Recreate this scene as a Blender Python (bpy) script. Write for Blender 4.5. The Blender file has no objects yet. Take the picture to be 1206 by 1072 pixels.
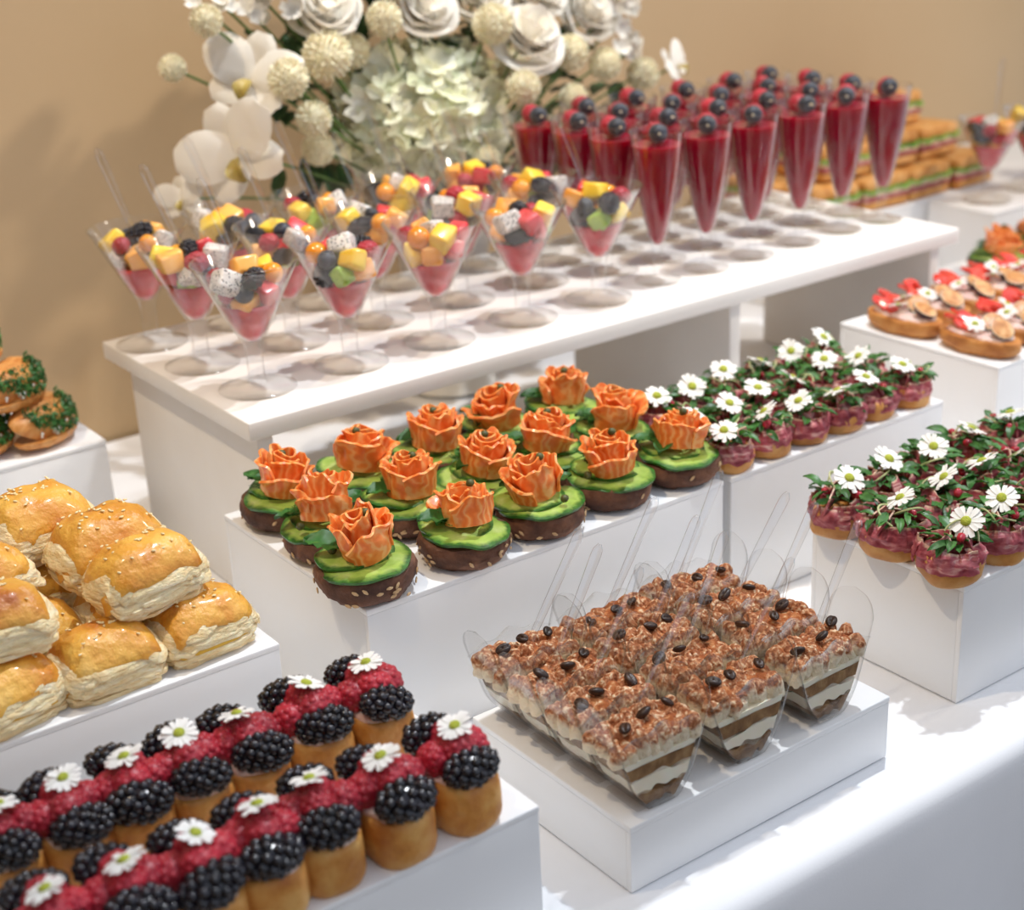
import bpy, bmesh, math, random
import numpy as np
from mathutils import Vector, Matrix, Euler, noise as mnoise

random.seed(7)
rng = np.random.default_rng(7)
PI = math.pi
SC = bpy.context.scene
COL = SC.collection
TZ = 0.75                      # height of the table top above the floor; z below is measured from the table top

# ------------------------------------------------------------------ camera
cam = bpy.data.cameras.new('camera')
cam_o = bpy.data.objects.new('camera', cam)
COL.objects.link(cam_o)
SC.camera = cam_o
_p, _r, _y = 0.38452255, -0.04924868, 0.61823856


def cam_matrix():
    B = np.array([[math.cos(_y), -math.sin(_y), 0], [0, 0, -1], [math.sin(_y), math.cos(_y), 0]])
    P = np.array([[1, 0, 0], [0, math.cos(_p), -math.sin(_p)], [0, math.sin(_p), math.cos(_p)]])
    R = np.array([[math.cos(_r), -math.sin(_r), 0], [math.sin(_r), math.cos(_r), 0], [0, 0, 1]])
    return R @ P @ B


_M = cam_matrix()
cm = Matrix.Identity(4)
for i in range(3):
    cm[i][0] = _M[0][i]
    cm[i][1] = -_M[1][i]
    cm[i][2] = -_M[2][i]
cm[0][3], cm[1][3], cm[2][3] = 0, 0, TZ + 0.55
cam_o.matrix_world = cm
cam.sensor_fit = 'HORIZONTAL'
cam.sensor_width = 36
cam.lens = 1813.41 / 1206 * 36
cam.clip_start = 0.02
cam.dof.use_dof = True
cam.dof.focus_distance = 0.95
cam.dof.aperture_fstop = 6.3

# ------------------------------------------------------------------ light
SC.view_settings.view_transform = 'Standard'
SC.view_settings.look = 'None'
SC.view_settings.exposure = 0.1
SC.view_settings.gamma = 1.0
SC.view_settings.use_curve_mapping = False
SC.cycles.transparent_max_bounces = 64
SC.cycles.max_bounces = 10
SC.cycles.sample_clamp_indirect = 6.0

world = bpy.data.worlds.new('room_light')
SC.world = world
world.use_nodes = True
world.node_tree.nodes['Background'].inputs[0].default_value = (0.76, 0.85, 1.0, 1)
world.node_tree.nodes['Background'].inputs[1].default_value = 0.76


def spot(name, loc, target, power, color, angle, blend, size):
    l = bpy.data.lights.new(name, 'SPOT')
    l.energy = power
    l.color = color
    l.spot_size = math.radians(angle)
    l.spot_blend = blend
    l.shadow_soft_size = size
    o = bpy.data.objects.new(name, l)
    COL.objects.link(o)
    o.location = Vector(loc) + Vector((0, 0, TZ))
    d = Vector(target) - Vector(loc)
    o.rotation_euler = d.to_track_quat('-Z', 'Y').to_euler()
    return o


# ceiling track spots
spot('ceiling_spot_cool', (1.12, 0.89, 2.0), (0.74, 0.64, 0.05), 98, (0.92, 0.96, 1.0), 62, 0.8, 0.03)
spot('ceiling_spot_warm', (-0.25, 0.84, 2.0), (0.74, 1.08, 0.15), 62, (1.0, 0.79, 0.54), 44, 0.9, 0.03)
spot('ceiling_spot_side', (2.30, 0.12, 1.75), (1.20, 1.40, 0.46), 92, (1.0, 0.88, 0.72), 66, 0.95, 0.07)

# ------------------------------------------------------------------ helpers


def hexc(h):
    h = h.lstrip('#')
    out = []
    for i in (0, 2, 4):
        c = int(h[i:i + 2], 16) / 255
        out.append(c / 12.92 if c <= 0.04045 else ((c + 0.055) / 1.055) ** 2.4)
    return (*out, 1)


MATS = {}


def mk(name, stops, scale=40, detail=4, rough=0.5, bump=0.0, bscale=150, sss=0.0, srad=(1, .4, .25), sscale=0.004,
       coat=0.0, sheen=0.0, stretch=(1, 1, 1), attr=None, astops=None, wave=None, spots=None, transm=0.0, vary=0.0, spec=0.5,
       bstretch=None, distort=0.0):
    m = bpy.data.materials.new(name)
    m.use_nodes = True
    nt = m.node_tree
    N, Lk = nt.nodes, nt.links
    b = N['Principled BSDF']
    b.inputs['Roughness'].default_value = rough
    b.inputs['Specular IOR Level'].default_value = spec
    tc = N.new('ShaderNodeTexCoord')
    oi = N.new('ShaderNodeObjectInfo')
    add = N.new('ShaderNodeVectorMath')
    add.operation = 'MULTIPLY_ADD'
    Lk.new(oi.outputs['Random'], add.inputs[0])
    add.inputs[1].default_value = (7.3, 3.1, 5.7)
    Lk.new(tc.outputs['Object'], add.inputs[2])
    mp = N.new('ShaderNodeMapping')
    mp.inputs['Scale'].default_value = stretch
    Lk.new(add.outputs[0], mp.inputs['Vector'])

    def ramp(src, st):
        r = N.new('ShaderNodeValToRGB')
        e = r.color_ramp.elements
        while len(e) < len(st):
            e.new(0.5)
        for k, (p, c) in enumerate(st):
            e[k].position = p
            e[k].color = hexc(c)
        Lk.new(src, r.inputs[0])
        return r.outputs[0]

    def mix(f, a, c):
        x = N.new('ShaderNodeMix')
        x.data_type = 'RGBA'
        Lk.new(f, x.inputs[0])
        Lk.new(a, x.inputs[6])
        if isinstance(c, str):
            x.inputs[7].default_value = hexc(c)
        else:
            Lk.new(c, x.inputs[7])
        return x.outputs[2]

    if wave:
        w = N.new('ShaderNodeTexWave')
        w.inputs['Scale'].default_value = wave[0]
        w.inputs['Distortion'].default_value = wave[1]
        w.inputs['Detail'].default_value = 2
        w.inputs['Detail Scale'].default_value = 1.5
        Lk.new(mp.outputs[0], w.inputs['Vector'])
        src = w.outputs['Fac']
    else:
        n = N.new('ShaderNodeTexNoise')
        n.inputs['Scale'].default_value = scale
        n.inputs['Detail'].default_value = detail
        n.inputs['Distortion'].default_value = distort
        Lk.new(mp.outputs[0], n.inputs['Vector'])
        src = n.outputs['Fac']
    if len(stops) == 1:
        stops = [(0, stops[0][1]), (1, stops[0][1])]
    colr = ramp(src, stops)
    if attr:
        a = N.new('ShaderNodeAttribute')
        a.attribute_name = attr
        nn = N.new('ShaderNodeTexNoise')
        nn.inputs['Scale'].default_value = scale * 2
        Lk.new(mp.outputs[0], nn.inputs['Vector'])
        ma = N.new('ShaderNodeMath')
        ma.operation = 'MULTIPLY_ADD'
        Lk.new(nn.outputs['Fac'], ma.inputs[0])
        ma.inputs[1].default_value = astops.get('noise', 0.15)
        Lk.new(a.outputs['Fac'], ma.inputs[2])
        mr = N.new('ShaderNodeMapRange')
        mr.inputs['From Min'].default_value = astops['lo'] + astops.get('noise', 0.15) * 0.5
        mr.inputs['From Max'].default_value = astops['hi'] + astops.get('noise', 0.15) * 0.5
        Lk.new(ma.outputs[0], mr.inputs['Value'])
        ac = astops['col']
        if isinstance(ac, list):
            nf = N.new('ShaderNodeTexNoise')
            nf.inputs['Scale'].default_value = astops.get('fine', 500)
            nf.inputs['Detail'].default_value = 3
            Lk.new(mp.outputs[0], nf.inputs['Vector'])
            ac = ramp(nf.outputs['Fac'], ac)
        colr = mix(mr.outputs[0], colr, ac)
    if spots:
        v = N.new('ShaderNodeTexVoronoi')
        v.inputs['Scale'].default_value = spots[0]
        Lk.new(mp.outputs[0], v.inputs['Vector'])
        mr = N.new('ShaderNodeMapRange')
        mr.inputs['From Min'].default_value = spots[1]
        mr.inputs['From Max'].default_value = spots[1] + 0.04
        mr.inputs['To Min'].default_value = 1
        mr.inputs['To Max'].default_value = 0
        Lk.new(v.outputs['Distance'], mr.inputs['Value'])
        colr = mix(mr.outputs[0], colr, spots[2])
    if vary:
        hs = N.new('ShaderNodeHueSaturation')
        mr = N.new('ShaderNodeMapRange')
        mr.inputs['To Min'].default_value = 1 - vary
        mr.inputs['To Max'].default_value = 1 + vary
        Lk.new(oi.outputs['Random'], mr.inputs['Value'])
        Lk.new(mr.outputs[0], hs.inputs['Value'])
        Lk.new(colr, hs.inputs['Color'])
        colr = hs.outputs[0]
    Lk.new(colr, b.inputs['Base Color'])
    if bump:
        mb = N.new('ShaderNodeMapping')
        mb.inputs['Scale'].default_value = bstretch or stretch
        Lk.new(add.outputs[0], mb.inputs['Vector'])
        n2 = N.new('ShaderNodeTexNoise')
        n2.inputs['Scale'].default_value = bscale
        n2.inputs['Detail'].default_value = 5
        Lk.new(mb.outputs[0], n2.inputs['Vector'])
        bp = N.new('ShaderNodeBump')
        bp.inputs['Strength'].default_value = bump
        bp.inputs['Distance'].default_value = 0.002
        Lk.new(n2.outputs['Fac'], bp.inputs['Height'])
        Lk.new(bp.outputs[0], b.inputs['Normal'])
    if sss:
        b.inputs['Subsurface Weight'].default_value = sss
        b.inputs['Subsurface Radius'].default_value = srad
        b.inputs['Subsurface Scale'].default_value = sscale
    if coat:
        b.inputs['Coat Weight'].default_value = coat
        b.inputs['Coat Roughness'].default_value = 0.12
    if sheen:
        b.inputs['Sheen Weight'].default_value = sheen
    if transm:
        b.inputs['Transmission Weight'].default_value = transm
    MATS[name] = m
    return m


def clear_mat(name, tint, edge=0.75, base=0.03, rough=0.03, gcol=(1, 1, 1, 1), pw_=4.0, dark=0.5):
    m = bpy.data.materials.new(name)
    m.use_nodes = True
    nt = m.node_tree
    N, Lk = nt.nodes, nt.links
    N.clear()
    out = N.new('ShaderNodeOutputMaterial')
    tr = N.new('ShaderNodeBsdfTransparent')
    tr.inputs[0].default_value = tint
    gl = N.new('ShaderNodeBsdfGlossy')
    gl.inputs['Roughness'].default_value = rough
    gl.inputs['Color'].default_value = gcol
    lw = N.new('ShaderNodeLayerWeight')
    lw.inputs[0].default_value = 0.5
    pw = N.new('ShaderNodeMath')
    pw.operation = 'POWER'
    pw.inputs[1].default_value = pw_
    Lk.new(lw.outputs['Facing'], pw.inputs[0])
    ma = N.new('ShaderNodeMath')
    ma.operation = 'MULTIPLY_ADD'
    ma.inputs[1].default_value = edge
    ma.inputs[2].default_value = base
    Lk.new(pw.outputs[0], ma.inputs[0])
    dk = N.new('ShaderNodeMapRange')          # longer way through the wall towards the outline
    dk.inputs['To Min'].default_value = 1.0
    dk.inputs['To Max'].default_value = dark
    Lk.new(pw.outputs[0], dk.inputs['Value'])
    vm = N.new('ShaderNodeVectorMath')
    vm.operation = 'SCALE'
    vm.inputs[0].default_value = tint[:3]
    Lk.new(dk.outputs[0], vm.inputs['Scale'])
    Lk.new(vm.outputs[0], tr.inputs[0])
    mx = N.new('ShaderNodeMixShader')
    Lk.new(ma.outputs[0], mx.inputs[0])
    Lk.new(tr.outputs[0], mx.inputs[1])
    Lk.new(gl.outputs[0], mx.inputs[2])
    Lk.new(mx.outputs[0], out.inputs[0])
    MATS[name] = m
    return m


class G:
    """collects vertices, faces and two per-vertex values fu / fv"""

    def __init__(s):
        s.V, s.F, s.A = [], [], []
        s.n = 0

    def add(s, V, F, A=None, M=None):
        V = np.asarray(V, float)
        if M is not None:
            Mn = np.array(M)
            V = V @ Mn[:3, :3].T + Mn[:3, 3]
        s.V.append(V)
        s.A.append(np.zeros((len(V), 2)) if A is None else np.asarray(A, float))
        o = s.n
        s.F.extend([tuple(i + o for i in f) for f in F])
        s.n += len(V)
        return s

    def mesh(s, name, mat, smooth=True, auto=58):
        me = bpy.data.meshes.new(name)
        V = np.concatenate(s.V)
        A = np.concatenate(s.A)
        me.from_pydata(V.tolist(), [], s.F)
        for k, nm in enumerate(('fu', 'fv')):
            if A[:, k].any():
                at = me.attributes.new(nm, 'FLOAT', 'POINT')
                at.data.foreach_set('value', A[:, k].astype(np.float32))
        if smooth:
            me.polygons.foreach_set('use_smooth', [True] * len(me.polygons))
            if auto:
                me.set_sharp_from_angle(angle=math.radians(auto))
        me.materials.append(MATS[mat] if isinstance(mat, str) else mat)
        me.update()
        return me


def gridf(nu, nv, cu=False, cv=False, off=0, flip=False):
    F = []
    for i in range(nu if cu else nu - 1):
        for j in range(nv if cv else nv - 1):
            a, b = i * nv + j, ((i + 1) % nu) * nv + j
            c, d = ((i + 1) % nu) * nv + (j + 1) % nv, i * nv + (j + 1) % nv
            f = (a + off, b + off, c + off, d + off)
            F.append(f[::-1] if flip else f)
    return F


def lathe(prof, n=24):
    """profile (r,z) from bottom to top, outward faces"""
    V = []
    for k in range(n):
        a = 2 * PI * k / n
        for r, z in prof:
            V.append((r * math.cos(a), r * math.sin(a), z))
    m = len(prof)
    return V, gridf(n, m, cu=True), [(k / n, j / (m - 1)) for k in range(n) for j in range(m)]


def squad(hx, hy, hz, e1=0.5, e2=0.5, nu=28, nv=14):
    def c(w, m):
        x = math.cos(w)
        return math.copysign(abs(x) ** m, x)

    def s(w, m):
        x = math.sin(w)
        return math.copysign(abs(x) ** m, x)
    V, A = [], []
    for i in range(nu):
        u = -PI + 2 * PI * i / nu
        for j in range(nv + 1):
            v = -PI / 2 + PI * j / nv
            V.append((hx * c(v, e1) * c(u, e2), hy * c(v, e1) * s(u, e2), hz * s(v, e1)))
            A.append((i / nu, j / nv))
    return np.array(V), gridf(nu, nv + 1, cu=True), A


def strip(P, thick, cu=False):
    """solid sheet from a grid of points P[nu][nv]"""
    P = np.asarray(P, float)
    nu, nv = P.shape[:2]
    if cu:
        du = np.roll(P, -1, 0) - np.roll(P, 1, 0)
    else:
        du = np.gradient(P, axis=0)
    dv = np.gradient(P, axis=1)
    nr = np.cross(du, dv)
    nr /= np.linalg.norm(nr, axis=2, keepdims=True) + 1e-12
    T = (P + nr * thick / 2).reshape(-1, 3)
    B = (P - nr * thick / 2).reshape(-1, 3)
    n = nu * nv
    F = gridf(nu, nv, cu=cu) + gridf(nu, nv, cu=cu, off=n, flip=True)
    for i in range(nu if cu else nu - 1):
        a, b = i * nv, ((i + 1) % nu) * nv
        F.append((b, a, a + n, b + n))
        a, b = a + nv - 1, b + nv - 1
        F.append((a, b, b + n, a + n))
    if not cu:
        for j in range(nv - 1):
            F.append((j, j + 1, j + 1 + n, j + n))
            a = (nu - 1) * nv + j
            F.append((a + 1, a, a + n, a + 1 + n))
    A = [(i / max(1, nu - 1), j / max(1, nv - 1)) for i in range(nu) for j in range(nv)]
    return np.concatenate([T, B]), F, A + A


def tube(path, rad, n=8):
    path = np.asarray(path, float)
    m = len(path)
    T = np.gradient(path, axis=0)
    T /= np.linalg.norm(T, axis=1, keepdims=True) + 1e-12
    up = np.array([0, 0, 1.0])
    V = []
    for k in range(m):
        x = np.cross(T[k], up)
        if np.linalg.norm(x) < 1e-3:
            x = np.cross(T[k], [0, 1, 0])
        x /= np.linalg.norm(x)
        y = np.cross(x, T[k])
        r = rad(k / (m - 1)) if callable(rad) else rad
        for q in range(n):
            a = 2 * PI * q / n
            V.append(path[k] + r * (math.cos(a) * x + math.sin(a) * y))
    F = []
    for k in range(m - 1):
        for q in range(n):
            a, b = k * n + q, k * n + (q + 1) % n
            F.append((a, b, b + n, a + n))
    F.append(tuple(range(n))[::-1])
    F.append(tuple((m - 1) * n + q for q in range(n)))
    return V, F


_ico = {}


def ico(sub):
    if sub not in _ico:
        bm = bmesh.new()
        bmesh.ops.create_icosphere(bm, subdivisions=sub, radius=1)
        _ico[sub] = (np.array([v.co[:] for v in bm.verts]), [tuple(v.index for v in f.verts) for f in bm.faces])
        bm.free()
    return _ico[sub]


def bevbox(hx, hy, hz, r, seg=2):
    bm = bmesh.new()
    bmesh.ops.create_cube(bm, size=2)
    for v in bm.verts:
        v.co = Vector((v.co.x * hx, v.co.y * hy, v.co.z * hz))
    bmesh.ops.bevel(bm, geom=bm.edges[:] + bm.verts[:], offset=r, segments=seg, profile=0.5, affect='EDGES')
    bm.verts.index_update()
    V = np.array([v.co[:] for v in bm.verts])
    F = [tuple(v.index for v in f.verts) for f in bm.faces]
    bm.free()
    return V, F


def nz(V, amp, sc, seed=0.0):
    """push points about with smooth noise"""
    V = np.array(V, float)
    for k in range(len(V)):
        p = Vector(V[k]) * sc + Vector((seed * 3.7, seed * 1.3, seed * 2.1))
        V[k] += np.array(mnoise.noise_vector(p)) * amp
    return V


def xf(loc=(0, 0, 0), rot=(0, 0, 0), sc=1.0):
    s = sc if hasattr(sc, '__len__') else (sc, sc, sc)
    return Matrix.Translation(loc) @ Euler(rot).to_matrix().to_4x4() @ Matrix.Diagonal((*s, 1))


def obj(name, me, parent=None, loc=(0, 0, 0), rot=(0, 0, 0), sc=1.0, top=False):
    o = bpy.data.objects.new(name, me)
    COL.objects.link(o)
    o.parent = parent
    l = Vector(loc)
    if parent is None:
        l.z += TZ
    o.location = l
    o.rotation_euler = rot
    o.scale = sc if hasattr(sc, '__len__') else (sc, sc, sc)
    return o


def tag(o, label, cat, group=None):
    o['label'] = label
    o['category'] = cat
    if group:
        o['group'] = group
    return o


def thing(name, label, cat, loc, rot=(0, 0, 0), group=None, sc=1.0):
    return tag(obj(name, None, None, loc, rot, sc), label, cat, group)


def struct(name, me, loc=(0, 0, 0)):
    o = obj(name, me, None, loc)
    o['kind'] = 'structure'
    return o


def aim(o, d, face=(-.6, -.8, .2)):
    z = Vector(d).normalized()
    y = Vector(face) - z * Vector(face).dot(z)
    y.normalize()
    x = y.cross(z)
    o.rotation_euler = Matrix((x, y, z)).transposed().to_euler()


def R(a, b=None):
    return random.uniform(-a, a) if b is None else random.uniform(a, b)


ORD = ['first', 'second', 'third', 'fourth', 'fifth', 'sixth', 'seventh', 'eighth', 'ninth']

# ------------------------------------------------------------------ materials
mk('wall_paint', [(0.35, '#c4a882'), (0.65, '#c9ad88')], scale=3, rough=0.85, bump=0.08, bscale=90)
mk('floor_carpet', [(0.3, '#6b5a48'), (0.7, '#7d6b57')], scale=60, rough=0.95, bump=0.3)
mk('cloth', [(0.3, '#eceef2'), (0.7, '#f4f5f8')], scale=8, rough=0.9, bump=0.05, bscale=700, sheen=0.1)
mk('box_white', [(0.3, '#eeeeee'), (0.7, '#f3f3f3')], scale=5, rough=0.45, bump=0.02, bscale=60)
mk('board_white', [(0.3, '#efebe6'), (0.7, '#f5f2ee')], scale=14, rough=0.5, bump=0.05, bscale=50, stretch=(0.2, 1, 1))
mk('wood_dark', [(0.3, '#5a4632'), (0.7, '#6d563e')], scale=20, rough=0.6)
mk('metal_grey', [(0.3, '#77787a'), (0.7, '#838486')], scale=20, rough=0.4)
clear_mat('clear_plastic', (0.985, 0.985, 0.985, 1), edge=1.0, base=0.022, rough=0.09, pw_=3.2, dark=0.7)
clear_mat('clear_foot', (0.985, 0.985, 0.985, 1), edge=0.8, base=0.02, rough=0.09, pw_=7.0, dark=0.6)
clear_mat('clear_cup', (0.975, 0.972, 0.968, 1), edge=0.6, base=0.010, rough=0.08, pw_=5.0, dark=0.55)
clear_mat('clear_fork', (0.975, 0.97, 0.97, 1), edge=0.8, base=0.07, rough=0.1, pw_=3.2, dark=0.6)
mk('bun_crust', [(0.28, '#b26a28'), (0.5, '#d09044'), (0.72, '#e2b066')], scale=70, detail=6, rough=0.5, bump=0.5, bscale=260, sss=0.1, sscale=0.003, vary=0.08)
mk('pink_cream', [(0.3, '#e6bfb4'), (0.7, '#f0d6cb')], scale=60, rough=0.4, sss=0.3)
mk('raspberry_red', [(0.25, '#930d24'), (0.55, '#b0142c'), (0.8, '#c4283a')], scale=25, rough=0.42, sss=0.25, srad=(1, .15, .15), sscale=0.003, sheen=0.1, vary=0.14)
mk('blackberry_skin', [(0.3, '#0b0a10'), (0.7, '#191320')], scale=60, rough=0.22, coat=0.3)
mk('petal_white', [(0.3, '#f4f2ec'), (0.7, '#fdfcf8')], scale=80, rough=0.6, sss=0.2, srad=(1, 1, .9))
mk('daisy_eye', [(0.3, '#9aa52b'), (0.7, '#c2c845')], scale=400, rough=0.7, bump=0.6, bscale=1500)
mk('pastry_glaze', [(0.28, '#b4611a'), (0.42, '#d8912e'), (0.6, '#ebb34c'), (0.8, '#f4cc76')], scale=38, rough=0.38, bump=1.0, bscale=170, coat=0.35, sss=0.1, vary=0.08)
mk('pastry_layer', [(0.25, '#ebc588'), (0.5, '#f7e0b0'), (0.75, '#fcefd0')], scale=90, rough=0.62, bump=1.0, bscale=210, stretch=(1, 1, 2.5), sss=0.15, sscale=0.003, vary=0.06)
mk('pastry_egg', [(0.3, '#dca728'), (0.7, '#e8bb45')], scale=50, rough=0.4)
mk('sesame', [(0.3, '#e9cf93'), (0.7, '#f4e2b4')], scale=300, rough=0.5)
mk('croissant_crust', [(0.25, '#b96b2a'), (0.5, '#d6914a'), (0.8, '#e6b273')], scale=50, rough=0.42, bump=0.3, bscale=120, stretch=(1, 3, 1), vary=0.05)
mk('herb_green', [(0.25, '#1f4a1c'), (0.55, '#33692a'), (0.8, '#558f3a')], scale=70, rough=0.5, vary=0.25)
mk('cheese_white', [(0.3, '#ece8da'), (0.7, '#f8f5ea')], scale=60, rough=0.5)
mk('rye_bread', [(0.25, '#3c241c'), (0.5, '#64402e'), (0.75, '#8a5e44')], scale=70, detail=6, rough=0.75, bump=0.8, bscale=220, vary=0.1)
mk('oat_seed', [(0.3, '#b99467'), (0.7, '#d6b78c')], scale=200, rough=0.6)
mk('cucumber', [(0.2, '#82a63e'), (0.5, '#a2bf58'), (0.8, '#c8d58c')], scale=90, rough=0.4, sss=0.2, srad=(.7, 1, .3), coat=0.1, bump=0.3, bscale=160,
   attr='fv', astops=dict(lo=0.82, hi=0.95, col=[(.3, '#1d4a16'), (.6, '#347022')], fine=200, noise=0.22))
mk('salmon', [(0.05, '#f9ae6c'), (0.3, '#f5934a'), (0.7, '#f2863a'), (0.95, '#ea7a32')], rough=0.42, wave=(60, 7.0), sss=0.4, srad=(1, .45, .15), sscale=0.005, coat=0.12, bump=0.3, bscale=200, vary=0.06)
mk('caper', [(0.3, '#3d3f1c'), (0.7, '#5d5f2e')], scale=300, rough=0.45, bump=0.3)
mk('dill', [(0.3, '#1d4a18'), (0.6, '#2f6a22'), (0.8, '#4a8a30')], scale=60, rough=0.5)
mk('leaf_green', [(0.25, '#234f1f'), (0.55, '#3b6d30'), (0.8, '#5c8c46')], scale=120, rough=0.42, sss=0.1, srad=(.4, 1, .2), vary=0.3)
mk('sprout_stem', [(0.3, '#a9b978'), (0.7, '#cfcf9f')], scale=80, rough=0.45)
mk('baguette', [(0.25, '#ad6a28'), (0.5, '#cf9148'), (0.78, '#e4b674')], scale=60, rough=0.55, bump=0.4, bscale=200, vary=0.1)
mk('ham', [(0.28, '#7c2a38'), (0.43, '#a04852'), (0.56, '#bd6c72'), (0.70, '#e6bcb2')], scale=80, detail=3, rough=0.5, stretch=(1, 1, 2.6), sss=0.25, srad=(1, .35, .3), sscale=0.002, spec=0.35, distort=0.8, bump=0.25, bscale=300,
   attr='fv', astops=dict(lo=0.90, hi=1.0, col='#e2bfa8', noise=0.35), vary=0.15)
mk('pomegranate', [(0.3, '#8e0d22'), (0.7, '#c0233a')], scale=100, rough=0.12, coat=0.5)
mk('tart_bread', [(0.25, '#9a5a25'), (0.5, '#bd7c3c'), (0.78, '#d39a58')], scale=60, rough=0.55, bump=0.35, bscale=160, vary=0.1)
mk('strawberry', [(0.25, '#c22a24'), (0.55, '#dd4437'), (0.8, '#ee7a62')], scale=90, rough=0.25, coat=0.4, sss=0.2, vary=0.1)
mk('fig_flesh', [(0.25, '#a5663a'), (0.5, '#c98e55'), (0.75, '#e6c08c')], scale=180, rough=0.4, sss=0.2, attr='fv', astops=dict(lo=0.8, hi=0.9, col='#e3c7a0', noise=0.1))
mk('fig_skin', [(0.3, '#2b1a2a'), (0.7, '#4a2c3e')], scale=60, rough=0.5)
mk('sponge', [(0.25, '#6a4a2c'), (0.5, '#8a6640'), (0.75, '#ad8a5e')], scale=130, rough=0.85, bump=0.6, bscale=300)
mk('cream', [(0.3, '#f1e6cf'), (0.7, '#faf3e2')], scale=60, rough=0.4, sss=0.3)
mk('cream_cocoa', [(0.3, '#eedcbd'), (0.7, '#f8ecd3')], scale=110, rough=0.75, sss=0.1, bump=1.0, bscale=420,
   attr='fv', astops=dict(lo=0.42, hi=0.66, col=[(.32, '#7d421f'), (.46, '#a9663c'), (.56, '#c58c62'), (.66, '#ecd2b0')], fine=420, noise=0.7), vary=0.06)
mk('cocoa', [(0.25, '#7c3a18'), (0.5, '#a35a2c'), (0.62, '#c08050'), (0.72, '#ecd2ae')], scale=200, rough=0.9, bump=0.8, bscale=700)
mk('coffee_bean', [(0.3, '#1f110b'), (0.7, '#3a2116')], scale=100, rough=0.4)
mk('melon', [(0.3, '#f0a03c'), (0.7, '#f9bd62')], scale=40, rough=0.3, sss=0.4, srad=(1, .6, .2), coat=0.3, vary=0.06)
mk('mango', [(0.3, '#f3c22a'), (0.7, '#fadb5a')], scale=40, rough=0.3, sss=0.4, srad=(1, .8, .2), coat=0.3)
mk('watermelon', [(0.3, '#c8262f'), (0.7, '#e2545a')], scale=60, rough=0.25, sss=0.4, coat=0.3, vary=0.1)
mk('kiwi', [(0.3, '#8fb53a'), (0.7, '#b4cf66')], scale=70, rough=0.3, sss=0.3, coat=0.3, spots=(300, 0.12, '#2a2a18'))
mk('dragonfruit', [(0.3, '#cfc8c2'), (0.7, '#e6e1dc')], scale=50, rough=0.35, sss=0.2, coat=0.1, spots=(480, 0.30, '#2a282c'))
mk('physalis', [(0.3, '#e88a12'), (0.7, '#f6a52a')], scale=50, rough=0.15, coat=0.5, sss=0.3)
mk('blueberry', [(0.3, '#171a24'), (0.7, '#2c3242')], scale=60, rough=0.45, sheen=0.2)
mk('puree', [(0.3, '#c22a3c'), (0.7, '#e2525e')], scale=90, rough=0.15, sss=0.5, coat=0.4)
mk('drink', [(0.3, '#8f0a28'), (0.7, '#a01030')], scale=20, rough=0.12, sss=0.6, srad=(1, .06, .22), sscale=0.03, spec=0.3)
mk('pick_wood', [(0.3, '#e2cda6'), (0.7, '#f2e4c8')], scale=60, rough=0.5)
mk('flower_white', [(0.3, '#f0ece0'), (0.7, '#faf8f0')], scale=40, rough=0.6, sss=0.25, srad=(1, .95, .8), attr='fv', astops=dict(lo=-0.1, hi=0.35, col='#fbf5e8', noise=0.05))
mk('flower_green', [(0.3, '#dfe3b4'), (0.55, '#eff0d6'), (0.8, '#f7f6e8')], scale=30, rough=0.6, sss=0.25, srad=(.9, 1, .7), vary=0.06)
mk('flower_cream', [(0.3, '#e6dcb8'), (0.7, '#f4eed6')], scale=60, rough=0.7, sss=0.15, vary=0.04)
mk('orchid_lip', [(0.3, '#c9cf6a'), (0.7, '#9a4a34')], scale=80, rough=0.4)
mk('foliage', [(0.25, '#1c3218'), (0.55, '#2f4f27'), (0.8, '#567a40')], scale=30, rough=0.5, vary=0.3)
mk('stem_green', [(0.3, '#4c6a34'), (0.7, '#6b8a4a')], scale=30, rough=0.5)
mk('vase_white', [(0.3, '#dedad2'), (0.7, '#ebe8e2')], scale=10, rough=0.25)
mk('toast', [(0.25, '#b9742e'), (0.5, '#d69a52'), (0.8, '#e9bf84')], scale=50, rough=0.55, bump=0.3, vary=0.1)
mk('crumb', [(0.3, '#e6cfa3'), (0.7, '#f0dfbd')], scale=80, rough=0.8, bump=0.4)
mk('lettuce', [(0.3, '#5d8f2e'), (0.7, '#9ac05a')], scale=60, rough=0.45)

# ------------------------------------------------------------------ room
g = G().add(*bevbox(3.6, 0.05, 1.5, 0.002))
struct('wall_back', g.mesh('wall_back', 'wall_paint', smooth=False), (0.9, 1.472, 0.75))
g = G().add(*bevbox(3.6, 3.0, 0.03, 0.002))
struct('floor', g.mesh('floor', 'floor_carpet', smooth=False), (0.9, -1.55, -0.78))

g = G().add(*bevbox(0.05, 3.0, 1.5, 0.002))
struct('added_shade_wall_left', g.mesh('added_shade_wall_left', 'wall_paint', smooth=False), (-1.05, -1.58, 0.75))  # unseen wall, added so the boxes' left faces turn darker and warmer

# banquet table and its cloth
tb = thing('banquet_table', 'long banquet table covered to the floor by the white cloth', 'table', (1.01, 0.955, -0.75))
obj('table_top', G().add(*bevbox(1.97, 0.44, 0.012, 0.004)).mesh('table_top', 'wood_dark'), tb, (0, 0, 0.73))
lg = G().add(*tube([(0, 0, 0), (0, 0, 0.37), (0, 0, 0.718)], 0.016, 10)).mesh('leg', 'metal_grey')
for sx in (-1.85, 0, 1.85):
    for sy in (-0.38, 0.38):
        obj('leg', lg, tb, (sx, sy, 0))


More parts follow.
